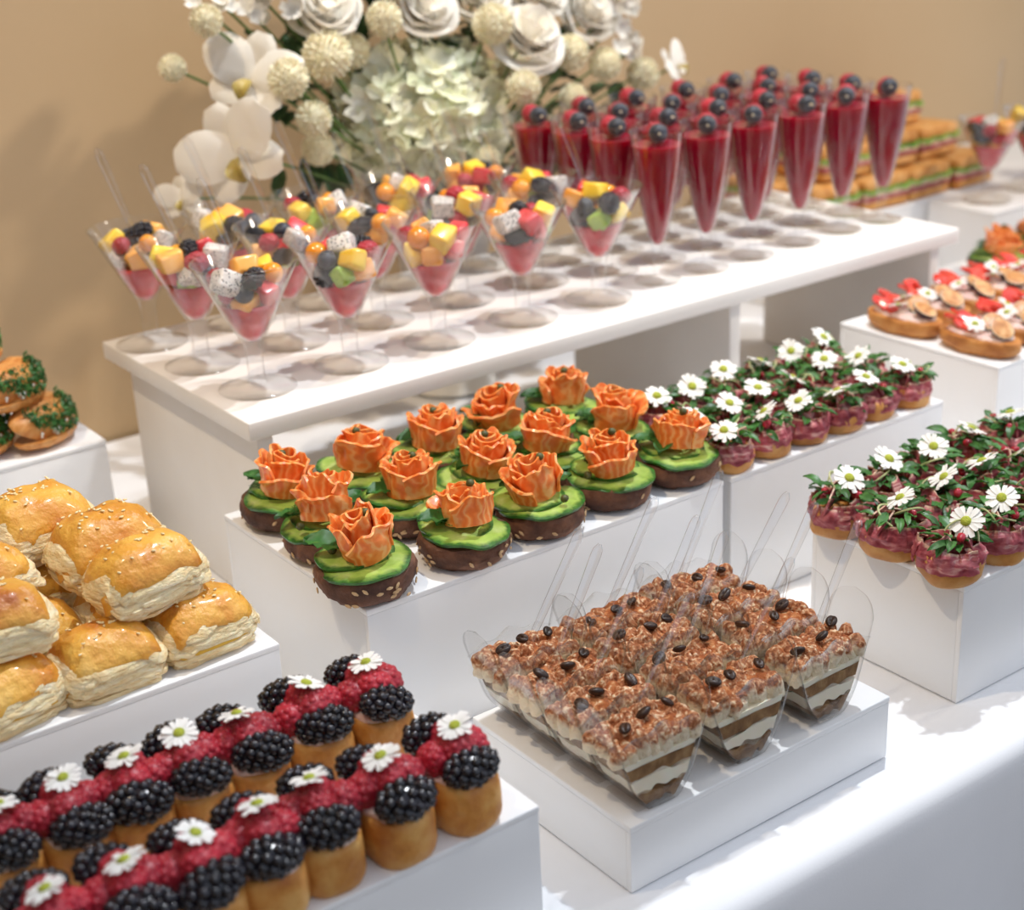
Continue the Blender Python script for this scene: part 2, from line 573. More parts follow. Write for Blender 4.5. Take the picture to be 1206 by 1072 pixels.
def tablecloth():
    prof = [(1.414, 0.0), (1.3, 0), (1.1, 0), (0.9, 0), (0.75, 0), (0.62, 0), (0.54, 0.0), (0.512, -0.0006), (0.503, -0.0022), (0.4985, -0.0055), (0.4962, -0.0105),
            (0.4950, -0.02), (0.494, -0.04), (0.493, -0.09), (0.492, -0.16), (0.491, -0.28), (0.49, -0.42), (0.489, -0.58), (0.488, -0.742)]
    xs = np.linspace(-0.985, 3.02, 260)
    P = []
    for x in xs:
        row = []
        for (y, z) in prof:
            d = max(0, -z - 0.01)
            amp = 0.030 * min(1, d / 0.5)
            yy = y - amp * (0.5 + 0.5 * math.sin(x * 13 + 1.4 * math.sin(x * 3.1) + 0.6)) - 0.012 * min(1, d / .5) * math.sin(x * 31)
            zz = z + (0.0007 * mnoise.noise(Vector((x * 9, y * 9, 3))) - 0.0006 if z == 0 else 0)
            row.append((x, yy, zz - 0.0005))
        P.append(row)
    return G().add(*strip(P, 0.0012))


tag(obj('tablecloth', tablecloth().mesh('tablecloth', 'cloth')), 'white tablecloth draped over the long buffet table', 'tablecloth')

# ------------------------------------------------------------------ display boxes


def display_box(x0, x1, y0, y1, h, label):
    t = 0.004
    b = thing('display_box', label, 'display box', ((x0 + x1) / 2, (y0 + y1) / 2, 0.0005), group='white display boxes')
    hx, hy = (x1 - x0) / 2, (y1 - y0) / 2
    h -= 0.0005
    obj('top_panel', G().add(*bevbox(hx, hy, t / 2, 0.0007)).mesh('top_panel', 'box_white'), b, (0, 0, h - t / 2))
    fr = G().add(*bevbox(hx - 0.0003, t / 2, (h - t) / 2, 0.0006)).mesh('side_panel', 'box_white')
    sd = G().add(*bevbox(t / 2, hy - t - 0.0003, (h - t) / 2, 0.0006)).mesh('side_panel', 'box_white')
    for s in (-1, 1):
        obj('side_panel', fr, b, (0, s * (hy - t / 2 - 0.0003), (h - t) / 2))
        obj('side_panel', sd, b, (s * (hx - t / 2 - 0.0003), 0, (h - t) / 2))
    return b


ZS, ZP, ZB, ZT, ZF, ZC, ZR = 0.1067, 0.1067, 0.0869, 0.044, 0.110, 0.110, 0.165
display_box(0.415, 0.7185, 0.747, 0.943, ZS, 'white display box under the salmon bagels')
display_box(0.726, 0.963, 0.747, 0.905, ZS, 'white display box under the ham crostini beside the salmon bagels')
display_box(0.743, 1.06, 0.551, 0.683, ZB, 'white display box under the ham crostini nearest the table edge')
display_box(0.450, 0.661, 0.539, 0.689, ZT, 'low white display box under the tiramisu cups')
display_box(0.04, 0.389, 0.538, 0.712, ZB, 'white display box under the berry brioches')
display_box(0.02, 0.354, 0.747, 0.925, ZP, 'white display box under the pile of puff pastries')
display_box(0.10, 0.408, 1.137, 1.34, ZC, 'white display box under the herb croissants by the wall')
display_box(1.053, 1.40, 0.762, 0.941, ZF, 'white display box under the fig crostini')
display_box(1.37, 1.75, 0.985, 1.10, 0.065, 'white display box behind the fig crostini, under salmon bagels')
display_box(1.30, 1.95, 1.214, 1.405, ZS, 'white display box under the stacked sandwiches by the wall')
display_box(1.505, 1.95, 1.112, 1.209, ZS, 'white display box under the farthest fruit glasses')

# raised bench
bn = thing('riser_bench', 'long white wooden riser bench carrying fruit glasses and red drinks', 'riser', (0.8415, 1.0865, 0.0005))
obj('top_board', G().add(*bevbox(0.3945, 0.1335, 0.00725, 0.0012)).mesh('top_board', 'board_white'), bn, (0, 0, ZR - 0.0005 - 0.00725))
lp = G().add(*bevbox(0.0065, 0.114, (ZR - 0.0150) / 2, 0.0008)).mesh('leg_panel', 'board_white')
for x in (0.4625, 0.9365, 1.2095):
    obj('leg_panel', lp, bn, (x - 0.8415, -0.012, (ZR - 0.0150) / 2))

# ------------------------------------------------------------------ shared small meshes


def drupe(rx, ry, rz, n, r, sub, mat, seed, sink=.4, cen=.5):
    rs = random.Random(seed)
    V, F = ico(sub)
    gg = G()
    V0, F0 = ico(2)
    gg.add(V0 * np.array([rx - r * sink, ry - r * sink, rz - r * sink]), F0)
    for k in range(n):
        z = 1 - 2 * (k + .5) / n
        a = k * 2.39996 + rs.uniform(-.12, .12)
        q = math.sqrt(1 - z * z)
        c = np.array([q * math.cos(a) * (rx - r * cen), z * (ry - r * cen), q * math.sin(a) * (rz - r * cen)])
        gg.add(V * r * rs.uniform(.88, 1.12) + c, F)
    return gg.mesh(mat, mat)


ME = {}
ME['raspberry'] = [drupe(0.0100, 0.0108, 0.0092, 58, 0.0024, 2, 'raspberry_red', s, .06, .90) for s in (1, 2)]
ME['blackberry'] = [drupe(0.0098, 0.0150, 0.0090, 54, 0.0031, 1, 'blackberry_skin', s) for s in (3, 4)]


def daisy_mesh(seed, npet=15, Rr=0.0098):
    rs = random.Random(seed)
    gg = G()
    for k in range(npet):
        a = 2 * PI * k / npet + rs.uniform(-.08, .08)
        ln = Rr * rs.uniform(.88, 1.06)
        w = Rr * .155 * rs.uniform(.85, 1.2)
        lift = rs.uniform(-.05, .28)
        P = []
        for i in range(6):
            t = i / 5
            r = .0018 + (ln - .0018) * t
            ww = w * (0.5 + .9 * t - .62 * t ** 4)
            z = lift * ln * t - .10 * ln * t * t + rs.uniform(0, .0001)
            P.append([(r, -ww, z + .0002), (r, 0, z - .0001), (r, ww, z + .0002)])
        V, F, A = strip(P, .0003)
        gg.add(V, F, None, Matrix.Rotation(a, 4, 'Z'))
    return gg.mesh('petals', 'petal_white')


ME['daisy'] = [daisy_mesh(s, n) for s, n in ((1, 15), (2, 17), (3, 14))]
V, F = ico(2)
eye = V * np.array([.0031, .0031, .0018]) + np.array([0, 0, .0006])
ME['eye'] = G().add(nz(eye, .0004, 900), F).mesh('flower_eye', 'daisy_eye')


def daisy(parent, loc, tilt=(0, 0), sc=1.0):
    d = obj('daisy', random.choice(ME['daisy']), parent, loc, (tilt[0], tilt[1], R(PI)), sc)
    obj('flower_eye', ME['eye'], d)
    return d


# ------------------------------------------------------------------ berry brioches


def bun_mesh(seed):
    V, F, A = squad(.0178, .0262, .0185, .55, .68, 40, 18)
    V = nz(V, .0016, 70, seed)
    V[:, 2] += .0145
    top = .0275
    V[:, 2] = np.where(V[:, 2] > top, top + (V[:, 2] - top) * .12, V[:, 2])
    V[:, 2] = np.maximum(V[:, 2], 0)
    return G().add(V, F).mesh('bun', 'bun_crust')


def creamtop_mesh(seed):
    V, F, A = squad(.0160, .0238, .0040, .7, .68, 36, 8)
    V = nz(V, .0022, 110, seed)
    V[:, 2] += .0272
    return G().add(V, F).mesh('cream', 'pink_cream')


BUN = [bun_mesh(s) for s in range(3)]
CRT = [creamtop_mesh(s + 5) for s in range(3)]


def brioche(x, y, rz, label):
    t = thing('berry_brioche', label, 'pastry', (x, y, ZB), (0, 0, rz), 'berry topped brioches')
    obj('bun', random.choice(BUN), t, sc=(1, 1, R(.97, 1.03)))
    obj('cream', random.choice(CRT), t)
    z = .0345
    obj('blackberry', random.choice(ME['blackberry']), t, (R(.001), -.0168 + R(.001), z + .0005), (R(.3), R(.3), PI / 2 + R(.35)), R(1.0, 1.1))
    obj('blackberry', random.choice(ME['blackberry']), t, (R(.001) - .002, .0185 + R(.001), z + .0035), (R(.3), R(.3), PI / 2 + R(.35)), R(.95, 1.05))
    for (xx, yy, dz) in ((-.0105, .0010, .0005), (-.0005, -.0045, .0040), (.0105, .0015, .0010), (.0010, .0095, .0040)):
        obj('raspberry', random.choice(ME['raspberry']), t, (xx + R(.001), yy + R(.001), z + dz), (R(.8), R(.8), R(PI)), R(.95, 1.08))
    daisy(t, (R(.003), .002 + R(.003), z + .0158), (R(.12) + .22, R(.2)), R(.95, 1.05))


FR = [(.354, .5615, .0), (.314, .5605, -.05), (.2775, .5640, -.25), (.2450, .5620, -.18), (.2130, .5610, -.12), (.180, .566, -.05), (.147, .568, -.05)]
BK = [(.3545, .6420, .0), (.3175, .6430, .03), (.2785, .6420, .04), (.2465, .6420, .04), (.2155, .6420, -.12), (.1830, .6420, .03), (.1510, .6460, -.15)]
for row, pts in (('front', FR), ('back', BK)):
    for k, (x, y, a) in enumerate(pts):
        brioche(x, y, a, f'brioche topped with raspberries, blackberries and daisy, {ORD[k]} from right in {row} row')

# ------------------------------------------------------------------ puff pastries


def rrect(hx, hy, n=40, e=.45):
    out = []
    for k in range(n):
        a = 2 * PI * k / n
        c, s = math.cos(a), math.sin(a)
        out.append((math.copysign(abs(c) ** e, c) * hx, math.copysign(abs(s) ** e, s) * hy))
    return out


def slab(hx, hy, f, H, th, seed, jit, rings=6, e=.5):
    """pastry sheet at the fraction f of a pillow's height, with a ragged outline"""
    n = 52
    out = []
    for k, (x, y) in enumerate(rrect(hx, hy, n, e)):
        q = 1 + jit * mnoise.noise(Vector((x * 170, y * 170, seed * 3.3 + f * 9))) + jit * .5 * mnoise.noise(Vector((x * 60, y * 60, seed + f * 4)))
        out.append((x * q, y * q))
    V = []
    for lay in (0, 1):
        for i in range(rings + 1):
            fr = 1 - i / rings if i < rings else 0.001
            fr = fr ** .7
            for (x, y) in out:
                X, Y = x * fr, y * fr
                z = f * H * (1 - .42 * min(1.2, abs(Y / hy)) ** 2.6 - .42 * min(1.2, abs(X / hx)) ** 3.2 * (f ** .5))
                z += .0026 * f * mnoise.noise(Vector((X * 110, Y * 110, seed + f * 3))) + .0011 * mnoise.noise(Vector((X * 45, Y * 45, seed * 2.0)))
                V.append((X, Y, max(0.0002, z) + th * lay * (1 if i else .8)))
    m = (rings + 1) * n
    F = []
    for lay in (0, 1):
        o = lay * m
        for i in range(rings):
            for k in range(n):
                q = (o + i * n + k, o + i * n + (k + 1) % n, o + (i + 1) * n + (k + 1) % n, o + (i + 1) * n + k)
                F.append(q if lay else q[::-1])
    for k in range(n):
        F.append((k, (k + 1) % n, m + (k + 1) % n, m + k))
    return V, F


def pastry_meshes(seed):
    rs = random.Random(seed)
    H = .0350
    hx, hy = .0310, .0232
    lay = []
    nl = 10
    for k in range(nl):
        f = k / nl
        w = .93 + .11 * math.sin(f * PI * .9) + rs.uniform(-.03, .03)
        m = G().add(*slab(hx * w, hy * w, f, H, H / nl * rs.uniform(.55, .95), seed + k * .37, .10)).mesh('flaky_layer', 'pastry_layer')
        lay.append(m)
    V, F = slab(hx * 1.015, hy * .985, .96, H, .0032, seed + 9, .08, 9)
    V = np.array(V)
    for q in range(len(V)):      # the glazed lid folds down over the two short ends
        d = max(0, abs(V[q][0]) / hx - .80)
        V[q][2] -= d * .050 * (.6 + .4 * math.sin(seed + V[q][1] * 90))
    crust = G().add(V, F).mesh('crust', 'pastry_glaze')
    sd = G()
    Vi, Fi = ico(1)
    top = V[len(V) // 2:]
    for k in range(46):
        p = top[rs.randrange(len(top))]
        if abs(p[0]) > hx * .75 or abs(p[1]) > hy * .75:
            continue
        sd.add(Vi * np.array([.0015, .0009, .0006]), Fi, None, xf(p + np.array([rs.uniform(-.002, .002), rs.uniform(-.002, .002), .0004]), (0, 0, rs.uniform(0, 6))))
    seeds = sd.mesh('sesame_seeds', 'sesame')
    egg = G().add(*slab(hx * 1.0, hy * 1.03, .42, H, .0028, seed + 40, .06)).mesh('egg_filling', 'pastry_egg')
    return lay, crust, seeds, egg


PAS = [pastry_meshes(s) for s in (1, 2, 3, 4)]


def pastry(loc, rot, label, v, sc=1.0):
    t = thing('puff_pastry', label, 'pastry', loc, rot, 'puff pastries in a pile', sc)
    lay, crust, seeds, egg = PAS[v % 4]
    for m in lay:
        obj('flaky_layer', m, t, rot=(0, 0, R(.04)))
    obj('crust', crust, t)
    s = obj('sesame_seeds', seeds, t)
    s['kind'] = 'stuff'
    if v in (0, 2):
        obj('egg_filling', egg, t)


PZ = ZP
pastry((.3175, .7765, PZ), (0, 0, .10), 'sesame puff pastry at the right corner of the pastry box', 0)
pastry((.2570, .7740, PZ), (0, 0, .06), 'split puff pastry with thick flaky side, middle of the bottom front row', 1)
pastry((.1980, .7730, PZ), (0, 0, .22), 'puff pastry with yellow filling line at bottom front left', 2)
pastry((.2950, .8270, PZ), (0, 0, -.1), 'puff pastry half hidden behind the right corner pastry', 3)
pastry((.2320, .8260, PZ), (0, 0, .12), 'dark glazed puff pastry wedged low in the second row', 1)
pastry((.1680, .8280, PZ), (0, 0, -.08), 'puff pastry at the left end of the second row', 3)
pastry((.2480, .8800, PZ), (0, 0, .1), 'pale puff pastry low at the back, left of the pile', 3)
pastry((.2950, .7910, PZ + .0350), (.05, -.06, .10), 'puff pastry with open flaky front lying on the second layer', 3, 1.05)
pastry((.2020, .7860, PZ + .0375), (-.02, .05, -.05), 'puff pastry with broad pale side at the picture\'s left edge', 1)
pastry((.2920, .8400, PZ + .0350), (.03, -.03, .05), 'big golden puff pastry behind the open flaky one', 0, 1.1)
pastry((.2120, .8420, PZ + .0375), (0, .04, .16), 'small reddish puff pastry below the topmost one', 2)
pastry((.2680, .8950, PZ + .0390), (.10, .03, .16), 'topmost golden puff pastry crowning the pile', 2, 1.08)
pastry((.3200, .8920, PZ + .0085), (.32, 0, -.12), 'puff pastry peeking out behind the topmost one', 3, .95)

# ------------------------------------------------------------------ herb croissants


def croissant_half(top, seed):
    nu, nv = 46, 14
    P = []
    for i in range(nu):
        u = -1 + 2 * i / (nu - 1)
        prof = (1 - abs(u) ** 2.4) ** .6
        ridge = 1 + .055 * (1 - abs(((u * 3.6 + 40.5) % 1) - .5) * 2)
        row = []
        for j in range(nv):
            a = PI * j / (nv - 1)
            r = .0235 * prof * ridge + .0008
            y = math.cos(a) * r
            z = math.sin(a) * r * (.80 if top else -.55)
            x = u * .049 + (.0 if top else 0)
            y += .010 * u * u
            row.append((x, y, z))
        P.append(row)
    gg = G()
    P = np.array(P)
    V = P.reshape(-1, 3)
    F = gridf(nu, nv, flip=not top)
    # flat cut face
    for i in range(nu - 1):
        q = (i * nv, (i + 1) * nv, (i + 1) * nv + nv - 1, i * nv + nv - 1)
        F.append(q if not top else q[::-1])
    return gg.add(nz(V, .0008, 90, seed), F).mesh('croissant_half', 'croissant_crust')


CT, CB = croissant_half(True, 1), croissant_half(False, 2)


def herb_fill(seed):
    rs = random.Random(seed)
    gg = G()
    for k in range(520):
        u = rs.uniform(-.85, .85)
        y = rs.uniform(-.027, -.002) * (1 - u * u * .6) + .010 * u * u
        z = rs.uniform(-.001, .005) + max(0, (y + .027)) * .62
        L_ = rs.uniform(.003, .0065)
        w = rs.uniform(.0006, .0016)
        P = [[(-L_ / 2, -w * .4, 0), (-L_ / 2, w * .4, 0)], [(0, -w, .0008), (0, w, .0008)], [(L_ / 2, -w * .3, 0), (L_ / 2, w * .3, 0)]]
        Vv, F, A = strip(P, .0003)
        gg.add(Vv, F, None, xf((u * .045, y, z), (rs.uniform(-1, 1), rs.uniform(-1, 1), rs.uniform(0, 6))))
    return gg.mesh('chopped_herbs', 'herb_green')


HF = herb_fill(1)
crumbg = G()
V, F = ico(1)
rs_ = random.Random(4)
for k in range(40):
    u = rs_.uniform(-.8, .8)
    crumbg.add(nz(V, .3, 2, k) * rs_.uniform(.0012, .0024), F, None, xf((u * .045, rs_.uniform(-.024, -.006) * (1 - u * u * .6) + .01 * u * u, rs_.uniform(.002, .010))))
CH = crumbg.mesh('cheese_crumbs', 'cheese_white')


def croissant(loc, rot, label):
    t = thing('herb_croissant', label, 'croissant', loc, rot, 'herb filled croissants', .78)
    obj('top_half', CT, t, (0, .007, .0095), (.75, 0, 0))
    obj('bottom_half', CB, t, (0, 0, 0))
    h = obj('chopped_herbs', HF, t, sc=(1, 1.05, 1.35))
    h['kind'] = 'stuff'
    h = obj('cheese_crumbs', CH, t)
    h['kind'] = 'stuff'


croissant((.374, 1.166, ZC + .0106), (-.05, 0, .78), 'herb croissant lying at the corner of its white box')
croissant((.322, 1.170, ZC + .0106), (-.05, 0, .70), 'herb croissant cut by the picture edge in the lower row')
croissant((.356, 1.176, ZC + .0425), (-.05, 0, .72), 'herb croissant resting on top of the lower two')
croissant((.332, 1.202, ZC + .0730), (-.05, .1, .6), 'highest herb croissant, barely inside the picture edge')
croissant((.320, 1.250, ZC + .0106), (0, 0, .3), 'herb croissant hidden behind the lower pair')

# ------------------------------------------------------------------ salmon bagels


def bagel_mesh(seed):
    pr = [(0, 0), (.012, 0), (.022, .0006), (.0275, .004), (.0308, .010), (.0312, .0155), (.0300, .0190), (.024, .0202), (.012, .0203), (0, .0203)]
    pr = [pr[0]] + [(pr[k][0] + (pr[k + 1][0] - pr[k][0]) * t, pr[k][1] + (pr[k + 1][1] - pr[k][1]) * t) for k in range(len(pr) - 1) for t in (.5, 1)]
    V, F, A = lathe(pr, 64)
    return G().add(nz(nz(V, .0018, 75, seed), .0009, 330, seed), F).mesh('bread', 'rye_bread')


def seeds_mesh(seed):
    rs = random.Random(seed)
    V, F = ico(1)
    gg = G()
    for k in range(26):
        a = rs.uniform(0, 2 * PI)
        z = rs.uniform(.003, .015)
        r = .0284 + .0028 * min(1, z / .01) + .0006
        gg.add(V * np.array([.0007, .0026, .0012]), F, None, xf((r * math.cos(a), r * math.sin(a), z), (rs.uniform(-1, 1), 0, a)))
    return gg.mesh('oat_seeds', 'oat_seed')


def cuc_mesh(seed):
    """thin cucumber round that droops and ruffles towards its skin"""
    rs = random.Random(seed)
    ph = rs.uniform(0, 6)
    P = []
    for i in range(40):
        a = 2 * PI * i / 40
        row = []
        for j in range(9):
            f = j / 8
            r = .0325 * f * (1 + .05 * math.sin(2 * a + ph))
            z = -.0030 * f ** 3 + f * f * .0034 * mnoise.noise(Vector((math.cos(a) * 1.5, math.sin(a) * 2.2, seed * 4.0)))
            row.append((r * math.cos(a), r * math.sin(a), z))
        P.append(row)
    return G().add(*strip(P, .0020, cu=True)).mesh('cucumber_slice', 'cucumber')


def petal(r0, r1, h, a0, a1, wob, seed, n=18, m=7, tilt=0.0, lip=.25):
    P = []
    for i in range(n):
        u = i / (n - 1)
        a = a0 + (a1 - a0) * u
        row = []
        for j in range(m):
            v = j / (m - 1)
            r = r0 + (r1 - r0) * v ** 1.4 + wob * v * mnoise.noise(Vector((a * 1.9, v * 2, seed)))
            hh = h * (1 - .30 * abs(2 * u - 1) ** 3) * (1 + .20 * mnoise.noise(Vector((a * 2.1, 5, seed))) + .05 * mnoise.noise(Vector((a * 8, 9, seed))))
            z = hh * v + tilt * math.cos(a)
            if v > .8:
                r += lip * (v - .8) * h
                z -= lip * .3 * (v - .8) * h
            row.append((r * math.cos(a), r * math.sin(a), z))
        P.append(row)
    return strip(P, .0017)


def rose_set(seed):
    rs = random.Random(seed)
    out = []
    a = rs.uniform(0, 6)
    # coil
    P = []
    for i in range(34):
        u = i / 33
        an = a + u * 4 * PI * .9
        r = .0024 + .0062 * u
        P.append([((r + .0012 * v) * math.cos(an), (r + .0012 * v) * math.sin(an), .0035 +   .0252 * v * (1 - .12 * u) + .0012 * math.sin(an * 2)) for v in np.linspace(0, 1, 6)])
    out.append(G().add(*strip(P, .0013)).mesh('salmon_slice', 'salmon'))
    for k, (r0, r1, h, span) in enumerate(((.0082, .0098, .0262, 3.1), (.0105, .0122, .0252, 2.9), (.0128, .0148, .0235, 2.8), (.0150, .0172, .0215, 2.9), (.0165, .0192, .0190, 2.5))):
        aa = a + k * 2.35 + rs.uniform(-.5, .5)
        lip = .1 if k < 3 else rs.uniform(.15, .6)
        out.append(G().add(*petal(r0, r1, h * rs.uniform(.88, 1.12), aa, aa + span + rs.uniform(-.5, .5), .0060, seed * 5.1 + k, n=22, lip=lip)).mesh('salmon_slice', 'salmon'))
    return out


def dill_mesh(seed):
    rs = random.Random(seed)
    gg = G()
    for k in range(9):
        a = rs.uniform(-.9, .9)
        L_ = rs.uniform(.014, .021)
        el = rs.uniform(.1, .7)
        d = np.array([math.sin(a) * math.cos(el), math.cos(a) * math.cos(el), math.sin(el)])
        pts = [d * L_ * t + np.array([0, 0, -.006 * t * t]) for t in np.linspace(0, 1, 5)]
        gg.add(*tube(pts, lambda s: .0006 * (1 - .6 * s), 5))
        for q in range(9):
            t = .3 + .7 * q / 8
            p = d * L_ * t + np.array([0, 0, -.006 * t * t])
            dd = np.array([rs.uniform(-1, 1), rs.uniform(-.4, 1), rs.uniform(-.2, 1)])
            dd = dd / np.linalg.norm(dd) * rs.uniform(.003, .006)
            gg.add(*tube([p, p + dd * .5 + np.array([0, 0, .0003]), p + dd], lambda s: .00045 * (1 - .7 * s), 4))
    return gg.mesh('dill_sprig', 'dill')


def leafy(seed, ln=.03, w=.015, mat='leaf_green', curl=.3, ruff=.0015, n=10):
    P = []
    for i in range(n):
        t = i / (n - 1)
        ww = w * (math.sin(PI * min(1, t * .96 + .04)) ** .75) + .0003
        z = curl * ln * (t - t * t * 1.2)
        row = []
        for j in range(5):
            s = -1 + j / 2
            row.append((s * ww / 2 * (1 + .2 * mnoise.noise(Vector((t * 9, s, seed)))), ln * t, z + abs(s) * w * .16 + ruff * mnoise.noise(Vector((t * 8, s * 3, seed + 5)))))
        P.append(row)
    return G().add(*strip(P, .0004)).mesh('leaf', mat)


BG = [bagel_mesh(s) for s in range(3)]
SDm = [seeds_mesh(s) for s in range(3)]
CU = [cuc_mesh(s) for s in range(4)]
RO = [rose_set(s) for s in range(1, 6)]
DI = [dill_mesh(s) for s in range(3)]
LETT = [leafy(s, .032, .020, 'dill', .25, .003) for s in range(3)]
V, F = ico(2)
CAP = G().add(nz(V * .0029, .0004, 400), F).mesh('caper', 'caper')


def bagel(x, y, z, label, sc=1.0):
    t = thing('salmon_bagel', label, 'bagel', (x, y, z), (0, 0, R(.35)), 'salmon rose bagels', sc)
    obj('bread', random.choice(BG), t, rot=(0, 0, R(PI)))
    s = obj('oat_seeds', random.choice(SDm), t, rot=(0, 0, R(PI)))
    s['kind'] = 'stuff'
    obj('cucumber_slice', random.choice(CU), t, (R(.001), R(.001) - .001, .0228), (R(.04), R(.04), R(PI)), R(.92, .97))
    obj('cucumber_slice', random.choice(CU), t, (R(.006), .006, .0256), (R(.06) + .06, R(.08), R(PI)), R(.72, .80))
    for k in range(4):
        obj('lettuce_leaf', random.choice(LETT), t, (R(.010), .004, .0272 + .0008 * k), (R(.1) + .06, R(.2), R(.5) + (-1.3, -.4, .4, 1.3)[k]), R(.75, .9))
    for k in range(2):
        obj('dill_sprig', random.choice(DI), t, (R(.010), .006, .0280), (0, 0, R(.6) + (1.0, -1.0)[k]), R(.8, 1.05))
    rs = random.choice(RO)
    rsz = (R(1.0, 1.15), R(1.0, 1.15), R(.9, 1.08))
    o = Vector((R(.002), -.002 + R(.002), .0270))
    rz, tl = R(PI), (R(.14) + .12, R(.16))
    for m in rs:
        obj('salmon_slice', m, t, o, (tl[0], tl[1], rz), rsz)
    obj('caper', CAP, t, o + Vector((R(.003), -.003, .0272 + R(.001))))
    if random.random() < .5:
        a = R(PI)
        obj('caper', CAP, t, (.024 * math.cos(a), .024 * math.sin(a) * .8 - .004, .0285))


SBX = [[(.431, .760), (.505, .757), (.570, .760), (.635, .764), (.698, .762)],
       [(.442, .826), (.504, .824), (.566, .823), (.628, .827), (.690, .828)],
       [(.444, .891), (.506, .889), (.568, .888), (.631, .893), (.693, .892)]]
for row, pts in zip(('front', 'middle', 'back'), SBX):
    for k, (x, y) in enumerate(pts):
        bagel(x, y + .012, ZS, f'salmon rose bagel with cucumber, {ORD[k]} from left in the {row} row', 1.04 if (row, k) == ('front', 0) else .985)
for k, (x, y) in enumerate(((1.420, 1.042), (1.488, 1.045), (1.556, 1.043))):
    bagel(x, y, .065, f'blurred salmon bagel on the box behind the fig crostini, {ORD[k]} from left')

# ------------------------------------------------------------------ ham crostini


def crostini_bread(seed):
    pr = [(0, 0), (.010, 0), (.0185, .0004), (.0204, .003), (.0208, .009), (.0203, .0150), (.0185, .0172), (.010, .0178), (0, .0178)]
    V, F, A = lathe(pr, 36)
    return G().add(nz(V, .0022, 60, seed), F).mesh('bread', 'baguette')


def ham_ring(seed, R0, zlo, zhi):
    """thin ham slices tucked round the bread, their ends overlapping"""
    rs = random.Random(seed)
    gg = G()
    a0 = rs.uniform(0, 6)
    for k in range(3):
        n, m = 40, 9
        st, span = a0 + k * 2.1 + rs.uniform(-.2, .2), 2.5 + rs.uniform(-.2, .3)
        lo, hi, inn = zlo + rs.uniform(-.0018, .0014), zhi + rs.uniform(-.0022, .0030), rs.uniform(.001, .0065)
        P = []
        for i in range(n):
            u = i / (n - 1)
            a = st + span * u
            ca, sa = math.cos(a), math.sin(a)
            row = []
            for j in range(m):
                v = j / (m - 1)
                f1 = mnoise.noise(Vector((ca * 2.6 + k, sa * 2.6, seed * 3 + v * 1.3)))
                f2 = mnoise.noise(Vector((ca * 7.5 + k, sa * 7.5, seed * 5 + v * 2.0)))
                f3 = mnoise.noise(Vector((u * 3 + k * 7, v * 7, seed * 2)))
                r = R0 - .0020 + .0030 * u + .0026 * f1 * (.3 + v) + .0026 * f2 * (.25 + v) + .0012 * f3 - inn * max(0, v - .5) ** 1.2 * 2
                z = lo + (hi - lo) * v + .0030 * f1 * v + .0022 * (1 - v) * mnoise.noise(Vector((ca * 3.5, sa * 3.5, seed + k))) + .0016 * f2 * v
                row.append((r * ca, r * sa, z))
            P.append(row)
        gg.add(*strip(P, .0008))
    return gg.mesh('ham_slice', 'ham')


def ham_fold(seed):
    """small curled strip of ham"""
    rs = random.Random(seed)
    P = []
    L_ = .026
    for i in range(22):
        u = i / 21
        row = []
        for j in range(6):
            v = j / 5
            row.append((L_ * (u - .5), .0035 * math.sin(u * 9 + seed) * (1 - .4 * v) + (v - .5) * .004, .011 * v + .0025 * math.sin(u * 6 + seed * 2) + .0012 * mnoise.noise(Vector((u * 5, v * 3, seed)))))
        P.append(row)
    return G().add(*strip(P, .001)).mesh('ham_slice', 'ham')


CBR = [crostini_bread(s) for s in range(4)]
HR = [ham_ring(s + 1, .0217, .0100, .0226) for s in range(6)]
HFo = [ham_fold(s) for s in range(4)]
LF = [leafy(s, R(.013, .019), R(.0045, .0072), 'leaf_green', R(.2, .7), .0012, 8) for s in range(5)]
TWIG = []
for s in range(4):
    rr = random.Random(s)
    a0 = rr.uniform(0, 6)
    pts = [(.009 * math.cos(a0 + t * 2.6) * (1 - .15 * t), .009 * math.sin(a0 + t * 2.6), .002 + .006 * math.sin(t * PI)) for t in np.linspace(0, 1, 12)]
    TWIG.append(G().add(*tube(pts, .00055, 6)).mesh('sprout_stem', 'sprout_stem'))
V, F = ico(2)
POM = G().add(nz(V * np.array([.0028, .0036, .0027]), .0006, 300), F).mesh('pomegranate_seed', 'pomegranate')


def ham_crostini(x, y, z, label, group, sc, doff):
    t = thing('ham_crostini', label, 'crostini', (x, y, z), (0, 0, R(.5)), group, sc)
    obj('bread', random.choice(CBR), t, rot=(0, 0, R(PI)))
    obj('ham_slice', random.choice(HR), t, rot=(0, 0, R(PI)))
    for k in range(4):
        a = k * PI / 2 + R(.5)
        obj('ham_slice', random.choice(HFo), t, (.0090 * math.cos(a), .0090 * math.sin(a), .0180), (R(.25), R(.25), a + PI / 2 + R(.5)))
    for k in range(25):
        a = 2 * PI * k / 25 + R(.4)
        r = R(.001, .014)
        obj('leaf', random.choice(LF), t, (r * math.cos(a), r * math.sin(a), R(.0225, .0315)), (R(.45) + .1, R(.5), a - PI / 2 + R(.9)), R(.75, 1.1))
    for k in range(2):
        obj('sprout_stem', random.choice(TWIG), t, (R(.008), R(.008), R(.0235, .0275)), (R(.4), R(.4), R(PI)), R(.9, 1.25))
    for k in range(random.choice((1, 2, 3))):
        a = R(PI)
        obj('pomegranate_seed', POM, t, (.012 * math.cos(a), .012 * math.sin(a), R(.028, .031)), (R(1), R(1), R(1)))
    d = daisy(t, (0, 0, .0375), (R(.2) + .45, R(.2) - .2), R(1.0, 1.12) / sc * 1.08)
    dl = Vector((doff[0], doff[1], 0)) / sc
    dl.rotate(Euler((0, 0, -t.rotation_euler.z)))
    d.location = (dl.x, dl.y, .0375)


